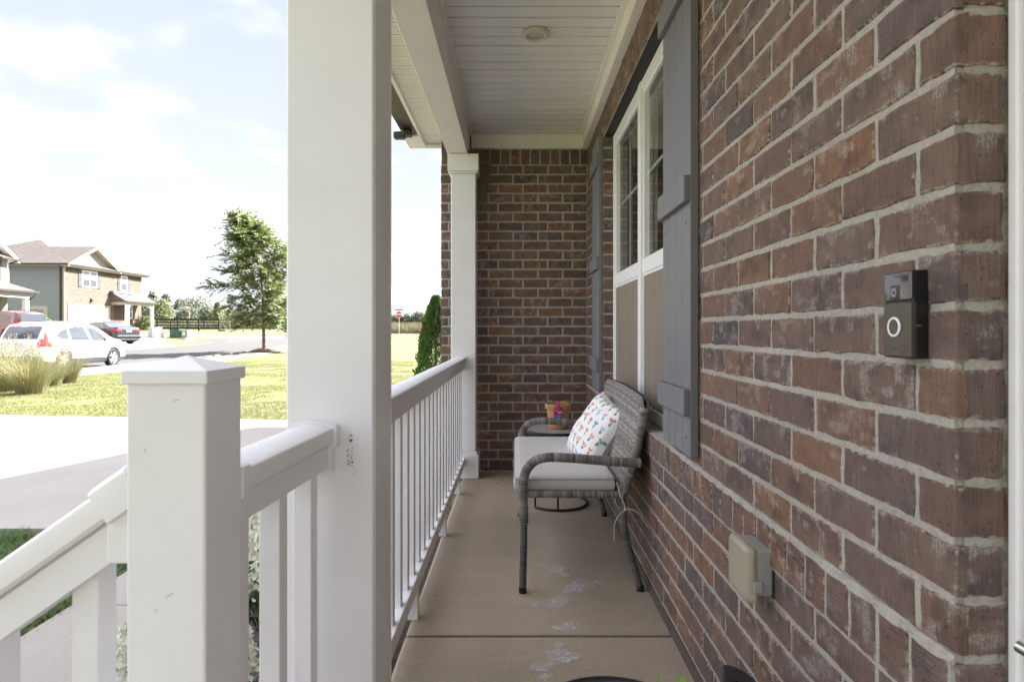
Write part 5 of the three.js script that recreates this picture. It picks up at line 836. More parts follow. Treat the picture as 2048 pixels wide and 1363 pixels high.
// ------------------------------------------------------------------ houses opposite
const roofMap = tex(512, 512, (u, v) => { const n = fbm(u * 8, v * 8, 501, 4, 8), r = Math.floor(v * 40), t = hash(Math.floor(u * 30 + (r % 2) * 0.5), r, 7), k = 0.72 + 0.35 * n + 0.35 * (t - 0.5); return [0.105 * k, 0.085 * k, 0.075 * k]; });
const shingle = std(1, 1, 1, 0.95, { map: roofMap });
const farBrickMap = tex(512, 512, (u, v) => { const r = Math.floor(v * 24), c = u * 10 + (r % 2) * 0.5, fx = c % 1, fy = (v * 24) % 1, m = fx < 0.05 || fy < 0.13, t = hash(Math.floor(c) % 10, r, 9), k = 0.7 + 0.6 * t; return m ? [0.17, 0.15, 0.13] : [0.112 * k, 0.074 * k, 0.054 * k]; });
const farBrick = std(1, 1, 1, 0.95, { map: farBrickMap });
const sidingTex = (r, g, b) => { const m = tex(64, 256, (u, v) => { const n = noise(u * 8, v * 64, 511, 8, 64), k = 0.95 + 0.08 * n; return [r * k, g * k, b * k]; }); const bmp = tex(16, 256, (u, v) => 1 - ((v * 8) % 1), { srgb: false }); return std(1, 1, 1, 0.7, { map: m, bumpMap: bmp, bumpScale: 0.022 }); };
const greySiding = sidingTex(0.20, 0.22, 0.212), creamSiding = sidingTex(0.30, 0.275, 0.24), paleSiding = sidingTex(0.26, 0.255, 0.25);
const farWhite = std(0.74, 0.73, 0.71, 0.6), cream = std(0.36, 0.33, 0.27, 0.7), darkTrim = std(0.030, 0.026, 0.023, 0.5), greyShut = std(0.05, 0.05, 0.06, 0.6), farGlass = phys(0.06, 0.07, 0.073, 0.08, { clearcoat: 1 }), blind = std(0.25, 0.26, 0.26, 0.8);
// boards of lap siding as real courses: x const or z const wall between two points
function lapWall(parent, name, axis, at, a, b, y0, y1, mat, step = 0.19) { const gs = []; for (let y = y0; y < y1 - 0.01; y += step) { const t = Math.min(step, y1 - y), q = axis === 'z' ? [[a, y, at + 0.022], [b, y, at + 0.022], [b, y + t, at], [a, y + t, at]] : [[at + 0.022, y, b], [at + 0.022, y, a], [at, y + t, a], [at, y + t, b]], low = axis === 'z' ? [[a, y, at], [b, y, at], [b, y, at + 0.022], [a, y, at + 0.022]] : [[at, y, b], [at, y, a], [at + 0.022, y, a], [at + 0.022, y, b]]; gs.push(q, low); } return part(parent, name, quadPoly(gs, 1), mat); }
// a window on a wall that faces +x (street side)
function xWindow(h, x, z0, z1, y0, y1, shutters, twin) {
  const w = new THREE.Group(); w.name = 'window'; h.add(w);
  part(w, 'frame', [boxAt(x, x + 0.05, y0, y0 + 0.07, z0, z1), boxAt(x, x + 0.05, y1 - 0.07, y1, z0, z1), boxAt(x, x + 0.05, y0 + 0.07, y1 - 0.07, z0, z0 - 0.07), boxAt(x, x + 0.05, y0 + 0.07, y1 - 0.07, z1 + 0.07, z1)], farWhite);
  const ym = (y0 + y1) / 2, halves = twin ? [[z0 - 0.07, (z0 + z1) / 2 + 0.05], [(z0 + z1) / 2 - 0.05, z1 + 0.07]] : [[z0 - 0.07, z1 + 0.07]];
  if (twin) part(w, 'mullion', boxAt(x, x + 0.05, y0 + 0.07, y1 - 0.07, (z0 + z1) / 2 + 0.05, (z0 + z1) / 2 - 0.05), farWhite);
  for (const [a, b] of halves) { part(w, 'meeting_rail', boxAt(x + 0.004, x + 0.046, ym - 0.03, ym + 0.03, a, b), farWhite); part(w, 'pane', boxAt(x + 0.01, x + 0.02, ym + 0.03, y1 - 0.07, a, b), blind); part(w, 'pane', boxAt(x + 0.01, x + 0.02, y0 + 0.07, ym - 0.03, a, b), farGlass); }
  if (shutters) for (const [a, b] of [[z0 + 0.40, z0 + 0.03], [z1 - 0.03, z1 - 0.40]]) part(h, 'shutter', [boxAt(x + 0.002, x + 0.035, y0 - 0.02, y1 + 0.02, a, b), boxAt(x + 0.035, x + 0.05, (y0 + y1) / 2 - 0.05, (y0 + y1) / 2 + 0.05, a, b), boxAt(x + 0.035, x + 0.05, y1 - 0.08, y1 + 0.02, a, b), boxAt(x + 0.035, x + 0.05, y0 - 0.02, y0 + 0.08, a, b)], greyShut);
}
function zWindow(h, z, x0, x1, y0, y1) { const w = new THREE.Group(); w.name = 'window'; h.add(w); const ym = (y0 + y1) / 2; part(w, 'frame', [boxAt(x0, x1, y0, y0 + 0.07, z, z + 0.05), boxAt(x0, x1, y1 - 0.07, y1, z, z + 0.05), boxAt(x0, x0 + 0.07, y0 + 0.07, y1 - 0.07, z, z + 0.05), boxAt(x1 - 0.07, x1, y0 + 0.07, y1 - 0.07, z, z + 0.05)], farWhite); part(w, 'meeting_rail', boxAt(x0 + 0.07, x1 - 0.07, ym - 0.03, ym + 0.03, z + 0.003, z + 0.045), farWhite); part(w, 'pane', boxAt(x0 + 0.07, x1 - 0.07, ym + 0.03, y1 - 0.07, z + 0.01, z + 0.02), blind); part(w, 'pane', boxAt(x0 + 0.07, x1 - 0.07, y0 + 0.07, ym - 0.03, z + 0.01, z + 0.02), farGlass); }
{ // brick-fronted house with grey siding
  const h = thing('brick_front_house', 'two-storey house with brick front, grey siding and white garage door', 'house'), X = -35.8, zA = -48, zB = -57.8, xb = -47.5, G = EYE - 0.35, E = CY(5.34);
  part(h, 'brick_front', boxAt(X - 0.2, X, G - 0.6, E, zB, zA - 0.002, 0, 2), farBrick);
  lapWall(h, 'siding', 'z', zA, xb, X - 0.2, G - 0.6, E, greySiding);
  part(h, 'rear_walls', [boxAt(xb, X - 0.2, G - 0.6, E, zB - 0.02, zB + 0.1), boxAt(xb - 0.1, xb, G - 0.6, E, zB, zA)], greySiding);
  part(h, 'corner_board', boxAt(X - 0.16, X + 0.02, G, E, zA - 0.01, zA + 0.04), cream);
  const o = 0.42, ap = [-41.6, CY(8.0), -52.9], c = [[X + o, E, zA + o], [X + o, E, zB - o], [xb - o, E, zB - o], [xb - o, E, zA + o]], hip = [];
  for (let i = 0; i < 4; i++) hip.push([c[i], c[(i + 1) % 4], ap]);
  part(h, 'hip_roof', quadPoly(hip, 2.4), shingle);
  const gz0 = zA + 0.36, gz1 = -54.1, gp = -51.05, gy = CY(7.12), gx = X + 0.5;
  part(h, 'gable_roof', quadPoly([[[gx, E - 0.02, gz0], [gx, gy, gp], [xb + 4, gy, gp], [xb + 4, E - 0.02, gz0]], [[gx, gy, gp], [gx, E - 0.02, gz1], [xb + 4, E - 0.02, gz1], [xb + 4, gy, gp]]], 2.4), shingle);
  { const gs = [], n = 10; for (let i = 0; i < n; i++) { const y0 = mix(E + 0.12, gy - 0.15, i / n), y1 = mix(E + 0.12, gy - 0.15, (i + 1) / n), k0 = 1 - i / n, k1 = 1 - (i + 1) / n, a = (k) => gp + (gz0 - 0.3 - gp) * k, b = (k) => gp + (gz1 + 0.3 - gp) * k; gs.push([[X + 0.03, y0, a(k0)], [X + 0.03, y0, b(k0)], [X + 0.01, y1, b(k1)], [X + 0.01, y1, a(k1)]]); } part(h, 'gable_siding', quadPoly(gs, 1), creamSiding); }
  for (const [a, b] of [[gz0, gp], [gp, gz1]]) { const ya = a === gp ? gy : E, yb = b === gp ? gy : E; part(h, 'rake_board', quadPoly([[[gx + 0.01, ya - 0.02, a], [gx + 0.01, yb - 0.02, b], [gx + 0.01, yb - 0.26, b], [gx + 0.01, ya - 0.26, a]], [[gx + 0.01, ya - 0.26, a], [gx + 0.01, yb - 0.26, b], [X, yb - 0.26, b], [X, ya - 0.26, a]]]), cream); part(h, 'rake_edge', quadPoly([[[gx + 0.03, ya + 0.05, a], [gx + 0.03, yb + 0.05, b], [gx + 0.03, yb - 0.03, b], [gx + 0.03, ya - 0.03, a]]]), darkTrim); }
  part(h, 'pent_roof', quadPoly([[[X + o + 0.08, E - 0.02, zA + o], [X + o + 0.08, E - 0.02, zB - o], [X, E + 0.2, zB], [X, E + 0.2, zA]]], 2.4), shingle);
  part(h, 'eave_trim', [boxAt(X - 0.05, X + o, E - 0.24, E - 0.05, zB - o, zA + o), boxAt(xb, X, E - 0.2, E - 0.05, zA - 0.05, zA + o)], cream);
  part(h, 'gutter', [boxAt(X + o, X + o + 0.12, E - 0.14, E - 0.02, zB - o - 0.05, zA + o + 0.05), boxAt(xb, X + o, E - 0.14, E - 0.02, zA + o, zA + o + 0.12)], darkTrim);
  part(h, 'downspout', [boxAt(X - 0.36, X - 0.24, G, E - 0.35, zA + 0.03, zA + 0.12), bar([X - 0.3, E - 0.35, zA + 0.08], [X - 0.1, E - 0.1, zA + 0.4], 0.06)], darkTrim);
  part(h, 'soldier_band', boxAt(X, X + 0.015, E - 0.52, E - 0.25, zB, zA - 0.01, 0, 2), std(0.6, 0.58, 0.56, 0.95, { map: farBrickMap }));
  xWindow(h, X + 0.004, -49.85, -51.65, CY(3.62), CY(5.0), true, true); xWindow(h, X + 0.004, -54.75, -55.65, CY(3.6), CY(4.98), true, false); xWindow(h, X + 0.004, -55.5, -56.4, CY(1.12), CY(2.4), true, false);
  zWindow(h, zA + 0.024, -41.2, -40.15, CY(3.2), CY(4.75));
  const gd = new THREE.Group(); gd.name = 'garage_door'; h.add(gd);
  part(gd, 'frame', [boxAt(X, X + 0.05, G, CY(2.0), -48.32, -48.5), boxAt(X, X + 0.05, G, CY(2.0), -53.1, -53.28), boxAt(X, X + 0.05, CY(2.0), CY(2.16), -53.28, -48.32)], cream);
  for (let r = 0; r < 4; r++) for (let k = 0; k < 4; k++) { const y0 = mix(G - 0.1, CY(2.0), r / 4), y1 = mix(G - 0.1, CY(2.0), (r + 1) / 4), a = mix(-48.5, -53.1, k / 4), b = mix(-48.5, -53.1, (k + 1) / 4); part(gd, 'door_panel', boxAt(X + 0.004, X + 0.03, y0 + 0.01, y1 - 0.01, b + 0.003, a - 0.003, 0.012), farWhite); }
  part(h, 'wall_lamp', [boxAt(X, X + 0.16, CY(2.42), CY(2.62), -51.0, -50.86, 0.02), boxAt(X, X + 0.08, CY(2.56), CY(2.72), -51.0, -50.86)], darkTrim);
  // entry porch
  const py = CY(2.62), px = X + 1.45;
  part(h, 'porch_roof', quadPoly([[[px, py, -53.3], [px, py, -57.9], [X, py + 0.85, -57.9], [X, py + 0.85, -53.3]], [[px, py, -53.3], [X, py + 0.85, -53.3], [X, py, -53.3]]], 2.4), shingle);
  part(h, 'porch_beam', [boxAt(px - 0.35, px - 0.1, py - 0.32, py - 0.05, -57.7, -53.5), boxAt(X, px - 0.35, py - 0.32, py - 0.05, -53.75, -53.5)], cream);
  part(h, 'porch_gutter', boxAt(px, px + 0.12, py - 0.1, py + 0.02, -57.95, -53.25), darkTrim);
  part(h, 'porch_flashing', boxAt(X + 0.001, X + 0.35, py + 0.72, py + 0.9, -56, -53.3), std(0.15, 0.15, 0.155, 0.6));
  for (const z of [-53.75, -57.4]) part(h, 'porch_post', [boxAt(px - 0.34, px - 0.10, G - 0.3, py - 0.3, z - 0.12, z + 0.12), boxAt(px - 0.38, px - 0.06, G - 0.3, G + 0.15, z - 0.16, z + 0.16)], farWhite);
  for (const s of [-1, 1]) { const z0 = s > 0 ? -57.4 : -53.75; part(h, 'porch_brace', tube([[px - 0.22, py - 1.0, z0], [px - 0.22, py - 0.62, z0 + s * 0.12], [px - 0.22, py - 0.34, z0 + s * 0.5]], 0.06, 8, 6), farWhite); }
  part(h, 'entry_recess', boxAt(X - 0.02, X + 0.012, G, CY(2.3), -54.9, -53.9), std(0.07, 0.05, 0.04, 0.9));
  part(h, 'meter_panel', boxAt(-38.6, -37.15, G - 0.4, CY(1.95), zA + 0.024, zA + 0.05), cream);
  part(h, 'meter_box', [boxAt(-38.0, -37.55, CY(1.0), CY(1.65), zA + 0.05, zA + 0.2, 0.02), boxAt(-38.4, -38.1, CY(1.0), CY(1.35), zA + 0.05, zA + 0.22, 0.04), bar([-38.3, CY(1.06), zA + 0.12], [-38.0, CY(1.06), zA + 0.12], 0.03)], std(0.20, 0.215, 0.22, 0.5));
  rebase(h, -41, G, -52.5);
}
{ // the next house: pale siding over a deep porch
  const h = thing('pale_siding_house', 'pale sided house with front porch, half out of view beside the brick one', 'house'), X = -36.2, zE = -43.05, zS = -33, xb = -47, G = EYE - 0.35, E = CY(4.9);
  lapWall(h, 'siding', 'x', X, zE, zS, CY(3.2), E + 0.4, paleSiding);
  part(h, 'lower_wall', boxAt(X - 0.2, X, G - 0.6, CY(3.2), zE, zS, 0, 2), std(0.20, 0.185, 0.16, 0.95));
  part(h, 'end_wall', [boxAt(xb, X - 0.2, G - 0.6, E + 0.3, zE, zE + 0.1), boxAt(xb, X - 0.2, G - 0.6, E + 0.3, zS - 0.1, zS), boxAt(xb - 0.1, xb, G - 0.6, E, zE, zS)], paleSiding);
  part(h, 'corner_board', boxAt(X - 0.04, X + 0.05, CY(3.2), E, zE - 0.03, zE + 0.1), farWhite);
  const gp = -38, gy = CY(9.0), o = 0.5, ez = zE - 0.45, sl = (gy - CY(5.15)) / (gp - ez), Y = (z) => CY(5.15) + (z - ez) * sl;
  part(h, 'roof', quadPoly([[[X + o, Y(ez), ez], [X + o, gy, gp], [xb, gy, gp], [xb, Y(ez), ez]], [[X + o, gy, gp], [X + o, Y(ez), -33 + 0.45], [xb, Y(ez), -33 + 0.45], [xb, gy, gp]]], 2.4), shingle);
  part(h, 'gable', quadPoly([[[X, E, zE], [X, E, zS], [X, gy - 0.2, gp]]], 1), paleSiding);
  part(h, 'rake_board', quadPoly([[[X + o + 0.01, Y(ez) - 0.02, ez], [X + o + 0.01, gy - 0.02, gp], [X + o + 0.01, gy - 0.32, gp], [X + o + 0.01, Y(ez) - 0.32, ez]], [[X + o, Y(ez) - 0.3, ez], [X + o, gy - 0.3, gp], [X, gy - 0.3, gp], [X, Y(ez) - 0.3, ez]]]), farWhite);
  part(h, 'rake_edge', quadPoly([[[X + o + 0.03, Y(ez) + 0.05, ez], [X + o + 0.03, gy + 0.05, gp], [X + o + 0.03, gy - 0.03, gp], [X + o + 0.03, Y(ez) - 0.03, ez]]]), darkTrim);
  part(h, 'eave_return', [quadPoly([[[X + o, CY(5.15), ez], [X + o, CY(5.15), zE + 1.1], [X, CY(5.45), zE + 1.1], [X, CY(5.45), ez + 0.3]]], 2.4)], shingle);
  part(h, 'eave_gutter', boxAt(X + o - 0.02, X + o + 0.1, CY(5.02), CY(5.14), ez - 0.1, zE + 1.1), darkTrim);
  part(h, 'downspout', bar([X + o, CY(5.0), ez + 0.1], [X + 0.1, CY(4.8), zE - 0.05], 0.05), darkTrim);
  xWindow(h, X + 0.03, -41.2, -42.1, CY(3.55), CY(4.95), true, false); xWindow(h, X + 0.004, -41.0, -42.0, CY(1.0), CY(2.35), true, false);
  const px = -34.5, py = CY(2.82), pz = zE - 0.55;
  part(h, 'porch_roof', quadPoly([[[px, py, pz], [px, py, -36.2], [X, CY(3.42), -36.2], [X, CY(3.42), zE]], [[px, py, pz], [X, CY(3.42), zE], [X - 1, CY(3.42), zE], [X - 1, py, pz]]], 2.4), shingle);
  part(h, 'porch_beam', boxAt(px - 0.5, px - 0.2, py - 0.5, py - 0.12, zE - 0.1, -36.4), paleSiding);
  part(h, 'porch_ceiling', boxAt(X, px - 0.02, py - 0.12, py - 0.06, pz + 0.05, -36.2), cream);
  part(h, 'porch_gutter', [boxAt(px - 0.02, px + 0.11, py - 0.12, py + 0.01, pz, -36.2), boxAt(X, px + 0.1, py - 0.12, py + 0.01, pz - 0.1, pz)], darkTrim);
  part(h, 'porch_downspout', tube([[px + 0.05, py - 0.1, pz + 0.1], [px - 0.05, py - 0.45, pz + 0.35], [px - 0.25, py - 0.6, zE - 0.02]], 0.055, 8, 6), darkTrim);
  for (const z of [zE + 0.1, -38.6]) part(h, 'porch_post', boxAt(px - 0.48, px - 0.2, G - 0.5, py - 0.5, z - 0.14, z + 0.14), farWhite);
  rebase(h, -41, G, -38);
}

// ------------------------------------------------------------------ vehicles
const tyreMat = std(0.022, 0.021, 0.020, 0.9), rimMat = std(0.55, 0.55, 0.56, 0.35, { metalness: 0.6 }), rimDark = std(0.02, 0.02, 0.022, 0.5), autoGlass = phys(0.028, 0.034, 0.038, 0.04, { clearcoat: 1, clearcoatRoughness: 0.02 }), cladding = std(0.045, 0.045, 0.048, 0.65), tailRed = phys(0.42, 0.018, 0.014, 0.2, { clearcoat: 0.8 }), clearLamp = phys(0.6, 0.6, 0.6, 0.15), chrome = std(0.6, 0.6, 0.6, 0.2, { metalness: 0.9 }), blackPlastic = std(0.015, 0.015, 0.015, 0.6);
const lerpLine = (L, x) => { if (x <= L[0][0]) return L[0][1]; for (let i = 0; i < L.length - 1; i++) if (x <= L[i + 1][0]) { const t = (x - L[i][0]) / (L[i + 1][0] - L[i][0]); return mix(L[i][1], L[i + 1][1], t); } return L[L.length - 1][1]; };
const smoothLine = (L) => { const c = new THREE.SplineCurve(L.map((p) => new THREE.Vector2(...p))), o = []; for (let i = 0; i <= 90; i++) { const p = c.getPoint(i / 90); o.push([p.x, p.y]); } return o; };
const inPoly = (P, x, y) => { let r = false; for (let i = 0, j = P.length - 1; i < P.length; j = i++) { const [a, b] = P[i], [c, d] = P[j]; if ((b > y) !== (d > y) && x < (c - a) * (y - b) / (d - b) + a) r = !r; } return r; };
// x forward, y up, z to the car's right is +z; profile lines are side elevations in metres
function car(o) {
  const g = thing('parked_car', o.label, 'car', o.group);
  if (o.name) g.name = numbered(o.name);
  const top = smoothLine(o.top), belt = smoothLine(o.belt), L2 = o.L / 2, xs = [];
  const seg = []; let acc = 0; for (let i = 0; i < top.length; i++) { if (i) acc += Math.hypot(top[i][0] - top[i - 1][0], top[i][1] - top[i - 1][1]); seg.push(acc); }
  for (let i = 0; i <= 190; i++) { const s = acc * i / 190; let k = 1; while (k < seg.length - 1 && seg[k] < s) k++; const t = (s - seg[k - 1]) / Math.max(1e-6, seg[k] - seg[k - 1]); xs.push([mix(top[k - 1][0], top[k][0], t), mix(top[k - 1][1], top[k][1], t)]); }
  const plan = (x) => { const e = Math.max(0, (Math.abs(x) - (L2 - 0.75)) / 0.75); return o.W / 2 * (1 - 0.13 * e * e - 0.10 * Math.pow(e, 6)); };
  const rows = [[0, 0.90], [0.12, 0.955], [0.25, 0.985], [0.4, 1], [0.55, 1], [0.7, 0.992], [0.82, 0.982], [0.92, 0.966], [1, 0.945]];
  const NS = 13, ring = xs.map(([x, yt]) => {
    const w = plan(x), y0 = o.clear + 0.10 * Math.pow(Math.max(0, (Math.abs(x) - (L2 - 0.7)) / 0.7), 2), yb = Math.min(lerpLine(belt, x), yt - 0.015), r = [];
    for (const [t, k] of rows) r.push([mix(y0, yb, t), w * k]);
    const wb = w * 0.945, gh = yt - yb, wt = Math.max(0.5, wb - Math.min(gh, 0.62) * o.tumble);
    for (let i = 1; i <= NS; i++) { const t = i / NS; r.push([yb + gh * (0.93 * t), mix(wb, wt, Math.pow(t, 1.25))]); }
    for (let i = 1; i <= 10; i++) { const t = i / 10, a = t * Math.PI / 2; r.push([yb + gh * (0.93 + 0.07 * Math.sin(a)) + 0.035 * (1 - (1 - t) ** 2) * Math.min(1, gh * 3), wt * (1 - t) * (1) + 0]); }
    return { x, r };
  });
  const M = ring[0].r.length, faces = {}, push = (key, ...t) => (faces[key] ??= []).push(...t);
  for (let i = 0; i < ring.length - 1; i++) for (let j = 0; j < M - 1; j++) for (const s of [-1, 1]) {
    const A = ring[i], B = ring[i + 1], p = (R, k) => [R.x, R.r[k][0], R.r[k][1] * s], q = [p(A, j), p(B, j), p(B, j + 1), p(A, j + 1)], cx = (A.x + B.x) / 2, cy = (q[0][1] + q[1][1] + q[2][1] + q[3][1]) / 4, cz = Math.abs(q[0][2] + q[1][2] + q[2][2] + q[3][2]) / 4, green = j >= rows.length - 1, roof = j >= rows.length - 1 + NS;
    const key = o.classify(cx, cy, cz, s, green, roof, lerpLine(belt, cx), A.r[rows.length - 1 + NS][1]);
    if (key === 'none') continue; const T = s > 0 ? [[q[0], q[1], q[2]], [q[0], q[2], q[3]]] : [[q[0], q[2], q[1]], [q[0], q[3], q[2]]]; push(key, ...T);
  }
  for (const R of [ring[0], ring[ring.length - 1]]) { const f = R.x > 0; for (let j = 0; j < M - 1; j++) { const a = [R.x, R.r[j][0], R.r[j][1]], b = [R.x, R.r[j + 1][0], R.r[j + 1][1]], a2 = [a[0], a[1], -a[2]], b2 = [b[0], b[1], -b[2]], T = f ? [[a, a2, b], [b, a2, b2]] : [[a, b, a2], [b, b2, a2]]; push('body', ...T); } }
  const mats = { body: o.paint, glass: autoGlass, tail: tailRed, clad: cladding, lamp: clearLamp, black: blackPlastic };
  for (const [k, T] of Object.entries(faces)) { const [kind, name] = k.includes(':') ? k.split(':') : [k, k]; let geo = tri(T); geo.deleteAttribute('normal'); geo = mergeVertices(geo, 1e-4); geo.computeVertexNormals(); geo = toCreasedNormals(geo, 0.55); part(g, { body: 'body', clad: 'cladding', black: 'black_trim' }[name] ?? name, metreUV(geo, 1), mats[kind]); }
  part(g, 'underbody', boxAt(-L2 + 0.3, L2 - 0.3, o.clear - 0.02, 0.62, -o.W / 2 + 0.22, o.W / 2 - 0.22), blackPlastic);
  part(g, 'interior', boxAt(-L2 + 0.75, L2 - 1.6, 0.6, o.H - 0.42, -o.W / 2 + 0.3, o.W / 2 - 0.3, 0.1), std(0.05, 0.05, 0.052, 0.9));
  const R0 = o.wheel;
  for (const x of o.axles) for (const s of [-1, 1]) {
    const w = new THREE.Group(); w.name = 'wheel'; g.add(w); w.position.set(x, R0, s * (o.W / 2 - 0.115)); if (s < 0) w.rotation.y = Math.PI;
    const ty = lathe([[R0 * 0.64, -0.10], [R0 * 0.94, -0.105], [R0, -0.07], [R0, 0.07], [R0 * 0.95, 0.105], [R0 * 0.80, 0.112], [R0 * 0.66, 0.10], [R0 * 0.64, 0.05]], 40); ty.rotateX(Math.PI / 2); part(w, 'tyre', ty, tyreMat);
    const ri = [lathe([[R0 * 0.60, 0.05], [R0 * 0.655, 0.098], [R0 * 0.68, 0.10], [R0 * 0.66, 0.04]], 40).rotateX(Math.PI / 2), new THREE.CylinderGeometry(R0 * 0.14, R0 * 0.16, 0.03, 16).rotateX(Math.PI / 2).translate(0, 0, 0.088)];
    for (let k = 0; k < 5; k++) for (const d of [-0.13, 0.13]) { const b = new THREE.BoxGeometry(R0 * 0.56, R0 * 0.10, 0.03); b.translate(R0 * 0.38, 0, 0); b.rotateZ(d * 0.8); b.rotateZ(k * 1.2566 + d * 0.9); b.translate(0, 0, 0.082); ri.push(b); }
    part(w, 'rim', ri, rimMat); part(w, 'brake', new THREE.CylinderGeometry(R0 * 0.62, R0 * 0.62, 0.02, 28).rotateX(Math.PI / 2).translate(0, 0, 0.03), rimDark);
  }
  o.extra?.(g);
  g.position.set(...o.at); g.rotation.y = o.turn; return g;
}
const arch = (o, x, y, grow = 0) => o.some((a) => Math.hypot(x - a, y - 0.345) < 0.375 + grow);
const pearl = phys(0.78, 0.78, 0.77, 0.25, { clearcoat: 1, clearcoatRoughness: 0.04 }), navy = phys(0.018, 0.022, 0.034, 0.25, { clearcoat: 1, clearcoatRoughness: 0.03 }), maroon = phys(0.17, 0.012, 0.014, 0.25, { clearcoat: 1, clearcoatRoughness: 0.03 }), red = phys(0.42, 0.02, 0.03, 0.25, { clearcoat: 1, clearcoatRoughness: 0.03 });
const toFront = (dx, dz) => Math.atan2(-dz, dx);            // turn that points the car's nose along (dx, dz)
const mirror = (g, m, x, y, z) => { for (const s of [-1, 1]) part(g, 'mirror', [boxAt(x - 0.09, x + 0.07, y - 0.07, y + 0.09, s * z, s * (z + 0.19), 0.05)], m); };
{ // white crossover at the kerb
  const ax = [-1.31, 1.31], W = [[-1.78, 1.06], [-1.52, 1.06], [-0.98, 1.02], [-0.98, 1.50], [-1.40, 1.42], [-1.72, 1.16]];
  const wins = [['glass:quarter_window', [[-1.70, 1.13], [-1.02, 1.04], [-1.02, 1.46], [-1.35, 1.36]]], ['glass:rear_door_window', [[-0.94, 1.035], [0.02, 1.01], [-0.14, 1.535], [-0.94, 1.48]]], ['glass:front_door_window', [[0.12, 1.005], [1.06, 0.985], [0.52, 1.43], [-0.02, 1.53]]]];
  const tail = [[-2.30, 0.80], [-1.78, 0.83], [-1.98, 1.02], [-1.88, 1.44], [-1.96, 1.47], [-2.12, 1.10], [-2.30, 1.06]];
  const p = [-17.05, 0, -23.0]; p[1] = land(p[0], p[2]) + 0.014;
  car({ label: 'white crossover parked at the kerb behind the ornamental grass', group: 'cars parked around the street', L: 4.55, W: 1.82, H: 1.66, clear: 0.20, tumble: 0.34, wheel: 0.345, axles: ax, paint: pearl, name: 'parked_suv',
    top: [[-2.275, 0.62], [-2.27, 0.95], [-2.20, 1.12], [-2.02, 1.42], [-1.86, 1.575], [-1.5, 1.625], [-0.6, 1.66], [0.1, 1.635], [0.55, 1.53], [1.0, 1.28], [1.28, 1.10], [1.6, 1.045], [1.95, 0.96], [2.2, 0.80], [2.275, 0.6]],
    belt: [[-2.275, 1.05], [-1.8, 1.05], [-0.9, 1.02], [0.2, 0.99], [1.1, 0.96], [1.4, 0.94], [2.0, 0.80], [2.275, 0.58]],
    classify: (x, y, z, s, green, roof, yb, wt) => {
      if (arch(ax, x, y) && y < 0.8 && !green) return 'none'; if (!green && arch(ax, x, y, 0.055) && y < 0.85) return 'clad'; if (!green && y < 0.36) return 'clad';
      if (x < -1.7 && x > -2.32 && z > 0.5 && inPoly(tail, x, y) && !roof) return s > 0 ? 'tail:taillight' : 'tail:tail_light';
      if (x < -1.86 && y > 1.07 && y < 1.50 && (roof ? z < 0.60 : z < 0.66)) return 'glass:rear_window';
      if (green && !roof) for (const [k, P] of wins) if (inPoly(P, x, y)) return k;
      if (roof && x > 0.5 && x < 1.30 && z < wt - 0.03) return 'glass:windshield'; return 'body'; },
    extra: (g) => {
      part(g, 'rear_window_glass', quadPoly([[[-2.205, 1.10, -0.66], [-2.205, 1.10, 0.66], [-1.985, 1.47, 0.57], [-1.985, 1.47, -0.57]]]), autoGlass); part(g, 'spoiler_lamp', boxAt(-1.93, -1.86, 1.555, 1.585, -0.25, 0.25, 0.01), tailRed);
      part(g, 'number_plate', boxAt(-2.29, -2.275, 0.80, 0.95, -0.16, 0.16), std(0.6, 0.6, 0.58, 0.5)); part(g, 'rear_bumper', boxAt(-2.33, -2.1, 0.30, 0.52, -0.78, 0.78, 0.08), cladding); part(g, 'antenna', bar([-1.72, 1.60, 0], [-1.80, 1.70, 0], 0.012), blackPlastic);
      for (const s of [-1, 1]) { for (const x of [-0.72, 0.34]) part(g, 'door_handle', boxAt(x - 0.12, x + 0.1, 0.885, 0.925, s * 0.895, s * 0.935, 0.012), chrome); for (const x of [-0.98, 0.06]) part(g, 'door_seam', boxAt(x - 0.004, x + 0.004, 0.42, 0.98, s * 0.896, s * 0.9115), blackPlastic); part(g, 'headlight', boxAt(1.9, 2.2, 0.78, 0.90, s * 0.62, s * 0.80, 0.05), clearLamp); }
      mirror(g, pearl, 0.92, 1.03, 0.86); }, at: p, turn: toFront(0.03, -1) }).scale.set(0.97, 1.05, 1);
}
